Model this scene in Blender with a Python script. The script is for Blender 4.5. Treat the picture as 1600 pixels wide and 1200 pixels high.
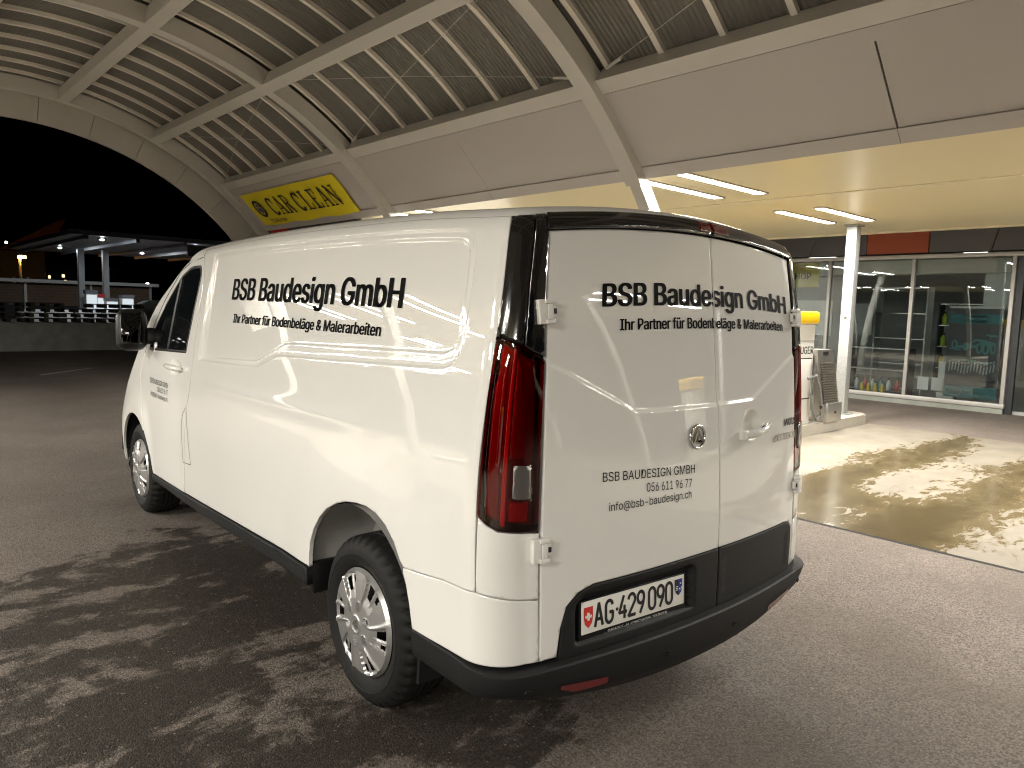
import bpy, bmesh, math, random
import numpy as np
from mathutils import Vector, Matrix
from mathutils.geometry import delaunay_2d_cdt
random.seed(4); np.random.seed(4)
sc = bpy.context.scene
for o in list(bpy.data.objects): bpy.data.objects.remove(o)
COL = sc.collection
rad = math.radians

# ------------------------------------------------------------------ camera, sky, exposure
cd = bpy.data.cameras.new('camera'); cam = bpy.data.objects.new('camera', cd); COL.objects.link(cam)
cr = Vector((0.73934043, -0.67274214, 0.02817358)); cu = Vector((0.04794929, 0.0943396, 0.99438469)); cf = Vector((0.67162236, 0.7338379, -0.10200659))
cam.matrix_world = Matrix(((cr.x, cu.x, -cf.x, -2.30821299), (cr.y, cu.y, -cf.y, -1.45847682), (cr.z, cu.z, -cf.z, 1.58080003), (0, 0, 0, 1)))
cd.sensor_width = 36; cd.lens = 1144.32 / 1600 * 36; cd.clip_start = .05; cd.clip_end = 2000
sc.camera = cam
wd = bpy.data.worlds.new('World'); sc.world = wd; wd.use_nodes = True
wn = wd.node_tree.nodes; wl = wd.node_tree.links
bg = wn['Background']; sky = wn.new('ShaderNodeTexSky'); sky.sky_type = 'NISHITA'; sky.sun_disc = False
sky.sun_elevation = rad(-9); sky.sun_rotation = rad(200); wl.new(sky.outputs[0], bg.inputs[0]); bg.inputs[1].default_value = .02
vs = sc.view_settings; vs.view_transform = 'Standard'; vs.look = 'None'; vs.exposure = 0.66; vs.gamma = 1.0; vs.use_curve_mapping = False
sc.render.engine = 'CYCLES'
cy = sc.cycles; cy.use_denoising = True; cy.filter_width = 1.1; cy.max_bounces = 8; cy.diffuse_bounces = 5; cy.glossy_bounces = 5; cy.transparent_max_bounces = 12
cy.sample_clamp_indirect = 6.0; cy.caustics_reflective = False; cy.caustics_refractive = False
LAMP = 165.0                       # strength of the tube lights
WARM = (1.0, .975, .90)

# ------------------------------------------------------------------ material helpers
def mat(name, col=(.5, .5, .5), rough=.5, metal=0., coat=0., coatr=.03, spec=.5, var=0., vscale=6., bump=0., bscale=60., emit=None, estr=0., rvar=0.):
    m = bpy.data.materials.new(name); m.use_nodes = True
    nt = m.node_tree; b = nt.nodes['Principled BSDF']
    b.inputs['Base Color'].default_value = (*col, 1); b.inputs['Roughness'].default_value = rough
    b.inputs['Metallic'].default_value = metal; b.inputs['Coat Weight'].default_value = coat; b.inputs['Coat Roughness'].default_value = coatr
    b.inputs['Specular IOR Level'].default_value = spec
    tc = None
    if var or bump or rvar: tc = nt.nodes.new('ShaderNodeTexCoord')
    if var or rvar:
        n = nt.nodes.new('ShaderNodeTexNoise'); n.inputs['Scale'].default_value = vscale; n.inputs['Detail'].default_value = 6
        nt.links.new(tc.outputs['Object'], n.inputs['Vector'])
    if var:
        mx = nt.nodes.new('ShaderNodeMix'); mx.data_type = 'RGBA'
        mx.inputs[6].default_value = (*[c * (1 - var) for c in col], 1); mx.inputs[7].default_value = (*[min(1, c * (1 + var)) for c in col], 1)
        nt.links.new(n.outputs['Fac'], mx.inputs[0]); nt.links.new(mx.outputs[2], b.inputs['Base Color'])
    if rvar:
        mr = nt.nodes.new('ShaderNodeMapRange'); mr.inputs[1].default_value = .3; mr.inputs[2].default_value = .7
        mr.inputs[3].default_value = max(0, rough - rvar); mr.inputs[4].default_value = min(1, rough + rvar)
        nt.links.new(n.outputs['Fac'], mr.inputs[0]); nt.links.new(mr.outputs[0], b.inputs['Roughness'])
    if bump:
        n2 = nt.nodes.new('ShaderNodeTexNoise'); n2.inputs['Scale'].default_value = bscale; n2.inputs['Detail'].default_value = 4
        nt.links.new(tc.outputs['Object'], n2.inputs['Vector'])
        bp = nt.nodes.new('ShaderNodeBump'); bp.inputs['Strength'].default_value = bump; bp.inputs['Distance'].default_value = .01
        nt.links.new(n2.outputs['Fac'], bp.inputs['Height']); nt.links.new(bp.outputs[0], b.inputs['Normal'])
    if emit:
        b.inputs['Emission Color'].default_value = (*emit, 1); b.inputs['Emission Strength'].default_value = estr
    return m
def glassmat(name, tint, refl=1.0, ior=1.5, rough=.0):
    m = bpy.data.materials.new(name); m.use_nodes = True; nt = m.node_tree; nt.nodes.clear()
    out = nt.nodes.new('ShaderNodeOutputMaterial'); tr = nt.nodes.new('ShaderNodeBsdfTransparent'); gl = nt.nodes.new('ShaderNodeBsdfGlossy')
    fr = nt.nodes.new('ShaderNodeFresnel'); fr.inputs[0].default_value = ior; mx = nt.nodes.new('ShaderNodeMixShader')
    tr.inputs[0].default_value = (*tint, 1); gl.inputs['Roughness'].default_value = rough; gl.inputs[0].default_value = (refl, refl, refl, 1)
    nt.links.new(fr.outputs[0], mx.inputs[0]); nt.links.new(tr.outputs[0], mx.inputs[1]); nt.links.new(gl.outputs[0], mx.inputs[2]); nt.links.new(mx.outputs[0], out.inputs[0])
    return m

M = {}
M['paint'] = mat('white_paint', (.80, .785, .75), .55, coat=1.0, coatr=.012, spec=.12)
M['paint'].node_tree.nodes['Principled BSDF'].inputs['Coat IOR'].default_value = 1.72
M['gloss_black'] = mat('gloss_black', (.006, .006, .007), .12, coat=1.0)
M['plastic'] = mat('black_plastic', (.011, .011, .0115), .55, spec=.28, bump=.25, bscale=900)
M['plastic2'] = mat('smooth_black_plastic', (.009, .009, .0095), .38, spec=.35)
M['dark'] = mat('dark_inside', (.012, .012, .012), .8)
M['rubber'] = mat('tyre_rubber', (.0095, .009, .0085), .66, spec=.25, var=.15, vscale=30, bump=.1, bscale=250)
M['silver'] = mat('wheel_silver', (.50, .495, .49), .33, metal=.75, coat=.3)
M['chrome'] = mat('chrome', (.82, .82, .82), .08, metal=1.0)
M['decal'] = mat('black_vinyl', (.0015, .0015, .0015), .5, spec=.03)
M['glass_dark'] = mat('tinted_glass', (.006, .007, .008), .02, spec=.5)
M['red_lens'] = glassmat('red_lens', (.62, .020, .026), .9, 1.5)
M['clear_lens'] = glassmat('clear_lens', (.9, .9, .9), 1., 1.45)
M['lamp_red'] = mat('lamp_red', (.55, .10, .10), .3, metal=.4)
M['lamp_bright'] = mat('lamp_bright_red', (1.0, .30, .28), .2)
M['lamp_dark'] = mat('lamp_housing', (.30, .09, .09), .35, metal=.3)
M['reflector'] = mat('red_reflector', (.13, .005, .008), .12, coat=1.0)
M['mirror'] = mat('mirror_glass', (.06, .062, .066), .01, metal=1.0)  # near-black colour stands in for the dark sky it would reflect
M['liner'] = mat('arch_paint', (.40, .39, .37), .42, var=.45, vscale=5)
M['plate'] = mat('plate_white', (.80, .78, .72), .45)
M['steel_paint'] = mat('steel_white_paint', (.60, .585, .55), .45, var=.08, vscale=3, rvar=.1)
M['batten'] = mat('batten_white', (.84, .80, .73), .5, var=.08)
M['fascia'] = mat('fascia_panel', (.53, .505, .485), .40, var=.04, vscale=1.2, rvar=.08)
M['joint'] = mat('joint_black', (.01, .01, .01), .8)
M['soffit'] = mat('soffit_panel', (.75, .67, .45), .34, var=.03, vscale=.5)
M['soffit_trim'] = mat('soffit_trim', (.70, .64, .48), .5, var=.25, vscale=9)
M['galv'] = mat('galvanised', (.36, .365, .36), .45, metal=.3, var=.32, vscale=38)
M['grey_clad'] = mat('grey_cladding', (.12, .115, .115), .5, var=.08, vscale=1.5)
M['cabin'] = mat('cabin_grey', (.085, .092, .10), .5, var=.1, vscale=2)
M['orange'] = mat('orange_panel', (.42, .085, .03), .5, var=.08, vscale=2)
M['alu'] = mat('aluminium_frame', (.52, .50, .47), .45, metal=.3)
M['alu_dark'] = mat('dark_frame', (.02, .022, .025), .45)
M['glass'] = glassmat('shop_glass', (.80, .84, .84), .95, 1.55)
M['yellow'] = mat('yellow_plastic', (.82, .52, .01), .35, coat=.3)
M['banner'] = mat('banner_vinyl', (.93, .78, .03), .5, var=.1, vscale=2.2, bump=.35, bscale=3)
M['signyellow'] = mat('sign_yellow', (.55, .47, .05), .5)
M['ink'] = mat('black_ink', (.012, .012, .015), .5)
M['kerb'] = mat('kerb_concrete', (.38, .35, .30), .8, var=.15, vscale=8, bump=.3, bscale=60)
M['vacbody'] = mat('vacuum_body', (.62, .60, .56), .35, metal=.1, var=.04)
M['stainless'] = mat('stainless', (.52, .50, .47), .32, metal=.85, var=.1, vscale=14)
M['hose'] = mat('hose_grey', (.16, .155, .15), .5)
M['rib'] = mat('rib_rubber', (.10, .085, .07), .7)
M['wall_int'] = mat('inside_wall', (.42, .42, .41), .8, var=.15, vscale=1)
M['white'] = mat('matte_white', (.74, .73, .70), .5)
M['teal'] = mat('poster_teal', (.028, .16, .17), .45)
M['poster'] = mat('poster_dark', (.055, .055, .053), .45, var=.3, vscale=3)
M['tealink'] = mat('teal_print', (.08, .21, .205), .5)
M['palegrey'] = mat('pale_print', (.42, .44, .42), .5)
M['red'] = mat('red_sign', (.60, .035, .03), .45)
M['oldconc'] = mat('mossy_concrete', (.30, .31, .275), .85, var=.45, vscale=3, bump=.4, bscale=25)
M['wood'] = mat('brown_boards', (.17, .105, .065), .7, var=.3, vscale=5)
M['palletwood'] = mat('pallet_wood', (.045, .040, .030), .8, var=.3, vscale=9)
M['navy'] = mat('navy_building', (.03, .032, .04), .8)
M['station'] = mat('station_panel', (.17, .175, .19), .45, var=.1)
M['green'] = mat('pale_green_metal', (.28, .33, .28), .5)
M['linepaint'] = mat('line_paint', (.45, .44, .40), .7, var=.3, vscale=20)
M['blue'] = mat('blue_ink', (.02, .04, .30), .4)
def emat(name, col, s): return mat(name, (0, 0, 0), .5, emit=col, estr=s)
M['tube'] = emat('tube_glow', WARM, LAMP)
M['cool_lamp'] = emat('cool_lamp', (.85, .93, 1.0), 1500)
M['screen'] = emat('lit_display', (.85, .95, 1.0), .5)
M['shop_fill_glow'] = emat('fill_panel_glow', (1., .95, .85), 2.2)  # emission of the added fill panels
M['sodium'] = emat('sodium_lamp', (1.0, .45, .08), 150)
M['winlit'] = emat('lit_window', (1.0, .72, .35), 1.6)
M['dotwhite'] = emat('far_lamp', (1., .95, .85), 30)
M['redlamp'] = emat('red_lit', (1.0, .16, .1), .8)

# ------------------------------------------------------------------ mesh helpers
def tag(o, label=None, cat=None, group=None, kind=None):
    if label: o['label'] = label
    if cat: o['category'] = cat
    if group: o['group'] = group
    if kind: o['kind'] = kind
    return o
def empty(name, loc=(0, 0, 0), rz=0., label=None, cat=None, group=None):
    o = bpy.data.objects.new(name, None); COL.objects.link(o); o.location = loc; o.rotation_euler = (0, 0, rz); o.empty_display_size = .1
    return tag(o, label, cat, group)
def link(name, me, m=None, parent=None):
    o = bpy.data.objects.new(name, me); COL.objects.link(o)
    if m is not None and not me.materials: me.materials.append(M[m] if isinstance(m, str) else m)
    if parent is not None: o.parent = parent
    return o
def pydata(name, v, f, m=None, parent=None, smooth=False):
    me = bpy.data.meshes.new(name); me.from_pydata([tuple(map(float, p)) for p in v], [], [tuple(map(int, q)) for q in f]); me.update()
    if smooth: me.polygons.foreach_set('use_smooth', [True] * len(me.polygons))
    return link(name, me, m, parent)
def bm_obj(name, bm, m, parent=None, smooth=False, sharp=None):
    bmesh.ops.recalc_face_normals(bm, faces=bm.faces)
    me = bpy.data.meshes.new(name); bm.to_mesh(me); bm.free()
    if smooth:
        me.polygons.foreach_set('use_smooth', [True] * len(me.polygons))
        if sharp: me.set_sharp_from_angle(angle=sharp)
    return link(name, me, m, parent)
def add_box(bm, c, s, R=None, bev=0., seg=2):
    d = bmesh.new(); bmesh.ops.create_cube(d, size=1)
    for v in d.verts: v.co = Vector((v.co.x * s[0], v.co.y * s[1], v.co.z * s[2]))
    if bev: bmesh.ops.bevel(d, geom=d.edges[:], offset=bev, segments=seg, affect='EDGES', profile=.5)
    mp = {}
    for v in d.verts:
        p = v.co.copy()
        if R is not None: p = R @ p
        mp[v] = bm.verts.new(p + Vector(c))
    for f in d.faces: bm.faces.new([mp[v] for v in f.verts])
    d.free()
def box(name, c, s, m, parent=None, R=None, bev=0., seg=2):
    bm = bmesh.new(); add_box(bm, c, s, R, bev, seg); return bm_obj(name, bm, m, parent, smooth=bev > 0, sharp=rad(40))
def add_tube(bm, pts, r, n=10, cap=True):
    pts = [Vector(p) for p in pts]; rings = []
    up = Vector((0, 0, 1))
    for i, p in enumerate(pts):
        t = (pts[min(i + 1, len(pts) - 1)] - pts[max(i - 1, 0)]).normalized()
        a = t.cross(up); a = a if a.length > 1e-3 else t.cross(Vector((1, 0, 0))); a.normalize(); b = t.cross(a)
        rr = r[i] if isinstance(r, (list, tuple)) else r
        rings.append([bm.verts.new(p + a * rr * math.cos(2 * math.pi * k / n) + b * rr * math.sin(2 * math.pi * k / n)) for k in range(n)])
    for i in range(len(rings) - 1):
        for k in range(n): bm.faces.new((rings[i][k], rings[i][(k + 1) % n], rings[i + 1][(k + 1) % n], rings[i + 1][k]))
    if cap: bm.faces.new(rings[0][::-1]); bm.faces.new(rings[-1])
def tube(name, pts, r, m, parent=None, n=10):
    bm = bmesh.new(); add_tube(bm, pts, r, n); return bm_obj(name, bm, m, parent, smooth=True, sharp=rad(50))
def prism(name, poly, axis_vecs, depth, m, parent=None, origin=(0, 0, 0)):
    """2D polygon (u,w) on two axis vectors, extruded by depth along their cross product"""
    U, W = Vector(axis_vecs[0]), Vector(axis_vecs[1]); N = U.cross(W); O = Vector(origin)
    bm = bmesh.new(); lo = [bm.verts.new(O + U * p[0] + W * p[1]) for p in poly]; hi = [bm.verts.new(O + U * p[0] + W * p[1] + N * depth) for p in poly]
    bm.faces.new(lo[::-1]); bm.faces.new(hi); n = len(poly)
    for i in range(n): bm.faces.new((lo[i], lo[(i + 1) % n], hi[(i + 1) % n], hi[i]))
    return bm_obj(name, bm, m, parent)
def copy_tree(o, parent=None):
    c = o.copy(); COL.objects.link(c); c.parent = parent
    for ch in list(o.children): copy_tree(ch, c)
    return c
_tc = {}
FONT = None
try:      # the sans-serif face that ships inside Blender itself; the built-in one stands in if it is absent
    import os
    FONT = bpy.data.fonts.load(os.path.join(bpy.utils.system_resource('DATAFILES'), 'fonts', 'Inter.woff2'))
except Exception:
    FONT = None
def text2d(s, bold=0.):
    """letters of the built-in font as (verts Nx2, faces), cap height 1, starting at x=0"""
    if (s, bold) in _tc: return _tc[(s, bold)]
    c = bpy.data.curves.new('t', 'FONT'); c.body = s; c.size = 1; c.offset = bold; c.resolution_u = 4
    if FONT: c.font = FONT
    o = bpy.data.objects.new('t', c); COL.objects.link(o); dg = bpy.context.evaluated_depsgraph_get(); dg.update()
    me = bpy.data.meshes.new_from_object(o.evaluated_get(dg))
    v = np.array([(q.co.x, q.co.y) for q in me.vertices]); f = [tuple(p.vertices) for p in me.polygons]
    bpy.data.objects.remove(o); bpy.data.meshes.remove(me); bpy.data.curves.remove(c)
    _tc[(s, bold)] = (v, f); return v, f
CAPH = None
def text_fit(s, bold=0.):
    """verts scaled so that x spans 0..1 and capitals span 0..1"""
    global CAPH
    if CAPH is None: CAPH = text2d('H')[0][:, 1].max()
    v, f = text2d(s); v = v.copy(); v[:, 0] -= v[:, 0].min(); w = v[:, 0].max(); v[:, 1] /= CAPH
    if bold:      # heavier strokes: the outlines repeated a hair to each side
        V = []; Fc = []
        for dx, dy in ((-1, -.25), (1, .25), (-.5, .35), (.5, -.35), (0, 0)):
            Fc += [tuple(i + len(V) * len(v) for i in q) for q in f]; q = v.copy(); q[:, 0] += dx * bold; q[:, 1] += dy * bold; V.append(q)
        v = np.concatenate(V); f = Fc; v[:, 0] += bold; w += 2 * bold
    v[:, 0] /= w
    return v, f
def text_flat(name, s, O, U, W, width, cap, m, parent=None, bold=0., lift=.002):
    """lettering on a plane: origin O (baseline left), unit U along the line, unit W up"""
    v, f = text_fit(s, bold); O, U, W = Vector(O), Vector(U), Vector(W); N = U.cross(W)
    return pydata(name, [O + U * (p[0] * width) + W * (p[1] * cap) + N * lift for p in v], f, m, parent)
def stroke_poly(bm, pts, w, O, U, W, lift):
    """flat stroke of width w along 2D points"""
    O, U, W = Vector(O), Vector(U), Vector(W); N = U.cross(W)
    for i in range(len(pts) - 1):
        a, b = np.array(pts[i], float), np.array(pts[i + 1], float); d = b - a; L = np.hypot(*d)
        if L < 1e-6: continue
        n = np.array([-d[1], d[0]]) / L * w / 2; e = d / L * w * .15
        q = [a - e + n, a - e - n, b + e - n, b + e + n]
        bm.faces.new([bm.verts.new(O + U * p[0] + W * p[1] + N * (lift + i * 2e-5)) for p in q])

# ------------------------------------------------------------------ ground materials
def nd(nt, t, **kw):
    n = nt.nodes.new(t)
    for k, v in kw.items():
        if isinstance(k, str) and k.startswith('i_'): n.inputs[k[2:]].default_value = v
        else: setattr(n, k, v)
    return n
def mth(nt, op, a, b=None, c=None):
    n = nt.nodes.new('ShaderNodeMath'); n.operation = op
    for i, x in enumerate((a, b, c)):
        if x is None: continue
        if isinstance(x, (int, float)): n.inputs[i].default_value = x
        else: nt.links.new(x, n.inputs[i])
    return n.outputs[0]
def mrange(nt, x, a, b, c=0., d=1., smooth=True):
    n = nt.nodes.new('ShaderNodeMapRange'); n.interpolation_type = 'SMOOTHSTEP' if smooth else 'LINEAR'
    nt.links.new(x, n.inputs[0])
    for i, q in enumerate((a, b, c, d)): n.inputs[1 + i].default_value = q
    return n.outputs[0]
def mixc(nt, f, a, b):
    n = nt.nodes.new('ShaderNodeMix'); n.data_type = 'RGBA'
    if isinstance(f, (int, float)): n.inputs[0].default_value = f
    else: nt.links.new(f, n.inputs[0])
    for i, x in ((6, a), (7, b)):
        if isinstance(x, tuple): n.inputs[i].default_value = (*x, 1)
        else: nt.links.new(x, n.inputs[i])
    return n.outputs[2]
def noise(nt, vec, scale, detail=5, rough=.55, dist=0.):
    n = nd(nt, 'ShaderNodeTexNoise', i_Scale=scale, i_Detail=detail, i_Roughness=rough, i_Distortion=dist); nt.links.new(vec, n.inputs['Vector']); return n.outputs['Fac']
def mapping(nt, vec, rz, sx, sy):
    n = nt.nodes.new('ShaderNodeMapping'); n.inputs['Rotation'].default_value = (0, 0, rz); n.inputs['Scale'].default_value = (sx, sy, 1); nt.links.new(vec, n.inputs[0]); return n.outputs[0]

def asphalt():
    m = bpy.data.materials.new('asphalt'); m.use_nodes = True; nt = m.node_tree; b = nt.nodes['Principled BSDF']
    P = nd(nt, 'ShaderNodeTexCoord').outputs['Object']; sx = nd(nt, 'ShaderNodeSeparateXYZ'); nt.links.new(P, sx.inputs[0]); X, Y = sx.outputs[0], sx.outputs[1]
    st = mapping(nt, P, rad(-27), .50, 1.45)
    n1 = noise(nt, st, 1.2, 13, .68, .5); n2 = noise(nt, P, 5.5, 9, .7, .5); n3 = noise(nt, mapping(nt, P, rad(8), 1.5, .30), 1.0, 6, .6, .3)
    bias = mth(nt, 'ADD', mrange(nt, X, .6, 2.4, .115, -.40), mth(nt, 'ADD', mrange(nt, Y, 3.0, 5.4, .0, -.36), mrange(nt, mth(nt, 'SUBTRACT', X, Y), -.9, .5, 0., -.42)))
    w = mth(nt, 'ADD', mth(nt, 'ADD', mth(nt, 'MULTIPLY', n1, .62), mth(nt, 'MULTIPLY', n2, .30)), mth(nt, 'MULTIPLY', n3, .25))
    w = mth(nt, 'ADD', w, bias)
    wet = mth(nt, 'MAXIMUM', mrange(nt, w, .625, .715), mrange(nt, X, 1.6, .2, 0., .42))  # second term: even darkening on the left, painted in for weaker light
    v = nd(nt, 'ShaderNodeTexVoronoi', i_Scale=150.); nt.links.new(P, v.inputs['Vector'])
    vc = nd(nt, 'ShaderNodeSeparateColor'); nt.links.new(v.outputs['Color'], vc.inputs[0])
    sp = mth(nt, 'ADD', mth(nt, 'MULTIPLY', vc.outputs[0], .55), mth(nt, 'MULTIPLY', noise(nt, P, 300, 3), .6))
    dry = mixc(nt, mrange(nt, sp, .2, .9, smooth=False), (.070, .059, .051), (.34, .285, .245))
    dry = mixc(nt, mth(nt, 'MULTIPLY', mrange(nt, noise(nt, P, 1.1, 6), .35, .7), .5), dry, (.135, .110, .092))
    wetc = mixc(nt, mrange(nt, sp, .3, 1.0, smooth=False), (.017, .0135, .0105), (.058, .047, .037))
    gl = mrange(nt, vc.outputs[1], .985, 1.0, smooth=False)     # a few pale stones
    col = mixc(nt, wet, dry, wetc); col = mixc(nt, mth(nt, 'MULTIPLY', gl, .5), col, (.35, .32, .28))
    nt.links.new(col, b.inputs['Base Color'])
    nt.links.new(mth(nt, 'ADD', mth(nt, 'MULTIPLY', wet, -.24), .86), b.inputs['Roughness'])
    b.inputs['Specular IOR Level'].default_value = .22
    bp = nd(nt, 'ShaderNodeBump', i_Strength=.5, i_Distance=.006); h = mth(nt, 'ADD', mth(nt, 'MULTIPLY', v.outputs['Distance'], -1.0), mth(nt, 'MULTIPLY', noise(nt, P, 140, 4), .8))
    nt.links.new(h, bp.inputs['Height']); nt.links.new(bp.outputs[0], b.inputs['Normal'])
    return m
def slabmat():
    m = bpy.data.materials.new('wash_bay_concrete'); m.use_nodes = True; nt = m.node_tree; b = nt.nodes['Principled BSDF']
    P = nd(nt, 'ShaderNodeTexCoord').outputs['Object']; sx = nd(nt, 'ShaderNodeSeparateXYZ'); nt.links.new(P, sx.inputs[0]); X, Y = sx.outputs[0], sx.outputs[1]
    n1 = noise(nt, mapping(nt, P, rad(-12), .75, 1.5), 1.6, 10, .68, .5); n2 = noise(nt, mapping(nt, P, rad(-14), 1.0, 2.6), 4.2, 9, .70, .8)
    def band(c, sg, k):      # damp wheel track along x
        d = mth(nt, 'DIVIDE', mth(nt, 'SUBTRACT', Y, c), sg); return mth(nt, 'MULTIPLY', mth(nt, 'EXPONENT', mth(nt, 'MULTIPLY', mth(nt, 'MULTIPLY', d, d), -1.)), k)
    bias = mth(nt, 'ADD', mth(nt, 'ADD', band(1.62, .34, .17), band(.44, .30, .18)), mth(nt, 'MULTIPLY', band(1.0, .75, .13), mrange(nt, X, 4.9, 4.1)))
    bias = mth(nt, 'ADD', mth(nt, 'ADD', bias, band(-1.6, .5, .14)), mth(nt, 'ADD', mrange(nt, X, 7.6, 9.0, 0., -.08), mrange(nt, Y, 1.9, 2.5, -.045, -.12)))
    w = mth(nt, 'ADD', mth(nt, 'ADD', mth(nt, 'MULTIPLY', n1, .47), mth(nt, 'MULTIPLY', n2, .45)), mth(nt, 'ADD', bias, mth(nt, 'MULTIPLY', noise(nt, mapping(nt, P, rad(-14), 1.0, 2.0), 13, 6, .7, .5), .10)))
    wet = mrange(nt, w, .505, .56); deep = mrange(nt, w, .56, .70)
    fine = noise(nt, P, 45, 6, .7)
    dry = mixc(nt, mrange(nt, noise(nt, P, 2.2, 8, .6), .3, .72), (.185, .160, .124), (.262, .230, .182)); dry = mixc(nt, mth(nt, 'MULTIPLY', fine, .35), dry, (.15, .127, .096))
    wetc = mixc(nt, deep, (.150, .115, .062), (.095, .071, .036))
    col = mixc(nt, wet, dry, wetc); nt.links.new(col, b.inputs['Base Color'])
    nt.links.new(mth(nt, 'ADD', mth(nt, 'MULTIPLY', wet, -.56), .74), b.inputs['Roughness'])
    bp = nd(nt, 'ShaderNodeBump', i_Strength=.25, i_Distance=.004); nt.links.new(mth(nt, 'MULTIPLY', fine, mth(nt, 'SUBTRACT', 1.15, wet)), bp.inputs['Height']); nt.links.new(bp.outputs[0], b.inputs['Normal'])
    return m
M['asphalt'] = asphalt(); M['slab'] = slabmat()

# ------------------------------------------------------------------ ground
def sheet(name, x0, x1, y0, y1, z, m):
    return pydata(name, [(x0, y0, z), (x1, y0, z), (x1, y1, z), (x0, y1, z)], [(0, 1, 2, 3)], m)
tag(sheet('slab_joint', 3.17, 3.21, -14, 8.7, .003, 'joint'), kind='structure')
tag(sheet('ground', -150, 150, -60, 240, 0, 'asphalt'), 'dark patchy asphalt forecourt with damp stains', kind='structure')
tag(sheet('wash_bay_pavement', 3.2, 9.13, -14, 8.7, .004, 'slab'), 'pale concrete wash bay pavement with brown puddles', kind='structure')
o = sheet('wash_bay_pavement', -9.73, -3.8, -14, 12.5, .004, 'slab'); tag(o, kind='structure')
for i, (x0, y0, x1, y1) in enumerate(((1.75, 16.9, .55, 15.6),)):
    d = Vector((x1 - x0, y1 - y0, 0)).normalized(); n = Vector((-d.y, d.x, 0)) * .05
    tag(pydata('parking_line', [Vector((x0, y0, .004)) + n, Vector((x0, y0, .004)) - n, Vector((x1, y1, .004)) - n, Vector((x1, y1, .004)) + n], [(0, 1, 2, 3)], 'linepaint'), kind='structure')

# ------------------------------------------------------------------ arched wash canopy
CX, CZ = -.30, -.35
BAYS = [-10.1, -5.65, -1.20, 3.25, 7.70, 12.10]
def pol(r, deg, y): t = rad(deg); return Vector((CX + r * math.sin(t), y, CZ + r * math.cos(t)))
def arc_bar(name, r0, r1, d0, d1, y0, y1, m, parent, n=None, bev=0.):
    n = n or max(2, int(abs(d1 - d0) / 2.0)); bm = bmesh.new(); rings = []
    for i in range(n + 1):
        d = d0 + (d1 - d0) * i / n
        rings.append([bm.verts.new(pol(r, d, y)) for r, y in ((r0, y0), (r0, y1), (r1, y1), (r1, y0))])
    for i in range(n):
        for k in range(4): bm.faces.new((rings[i][k], rings[i][(k + 1) % 4], rings[i + 1][(k + 1) % 4], rings[i + 1][k]))
    bm.faces.new(rings[0]); bm.faces.new(rings[-1][::-1])
    return bm_obj(name, bm, m, parent, smooth=True, sharp=rad(35))
def sheetmat():
    m = bpy.data.materials.new('roof_sheet'); m.use_nodes = True; nt = m.node_tree; b = nt.nodes['Principled BSDF']
    P = nd(nt, 'ShaderNodeTexCoord').outputs['Object']; s = nd(nt, 'ShaderNodeSeparateXYZ'); nt.links.new(P, s.inputs[0])
    wv = mth(nt, 'SINE', mth(nt, 'MULTIPLY', s.outputs[1], 2 * math.pi / .05))
    bp = nd(nt, 'ShaderNodeBump', i_Strength=.7, i_Distance=.01); nt.links.new(wv, bp.inputs['Height']); nt.links.new(bp.outputs[0], b.inputs['Normal'])
    st = noise(nt, mapping(nt, P, 0, .5, 7), 2.0, 5)
    nt.links.new(mixc(nt, st, (.15, .145, .128), (.25, .238, .215)), b.inputs['Base Color']); b.inputs['Roughness'].default_value = .5; b.inputs['Metallic'].default_value = .25
    return m
M['sheet'] = sheetmat()
canopy = empty('wash_canopy', (0, 0, 0), label='arched steel wash canopy with grey ribbed vault, white fascia and flat side roofs', cat='canopy')
for bi, y in enumerate(BAYS):
    arc_bar('arch', 5.0, 5.20, -50.5, 50.5, y - .09, y + .09, 'steel_paint', canopy, n=50)
    for s in (-1, 1): arc_bar('arch_leg', 5.02, 5.16, s * 50.5, s * 86.2, y - .065, y + .065, 'steel_paint', canopy, n=18)
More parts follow.
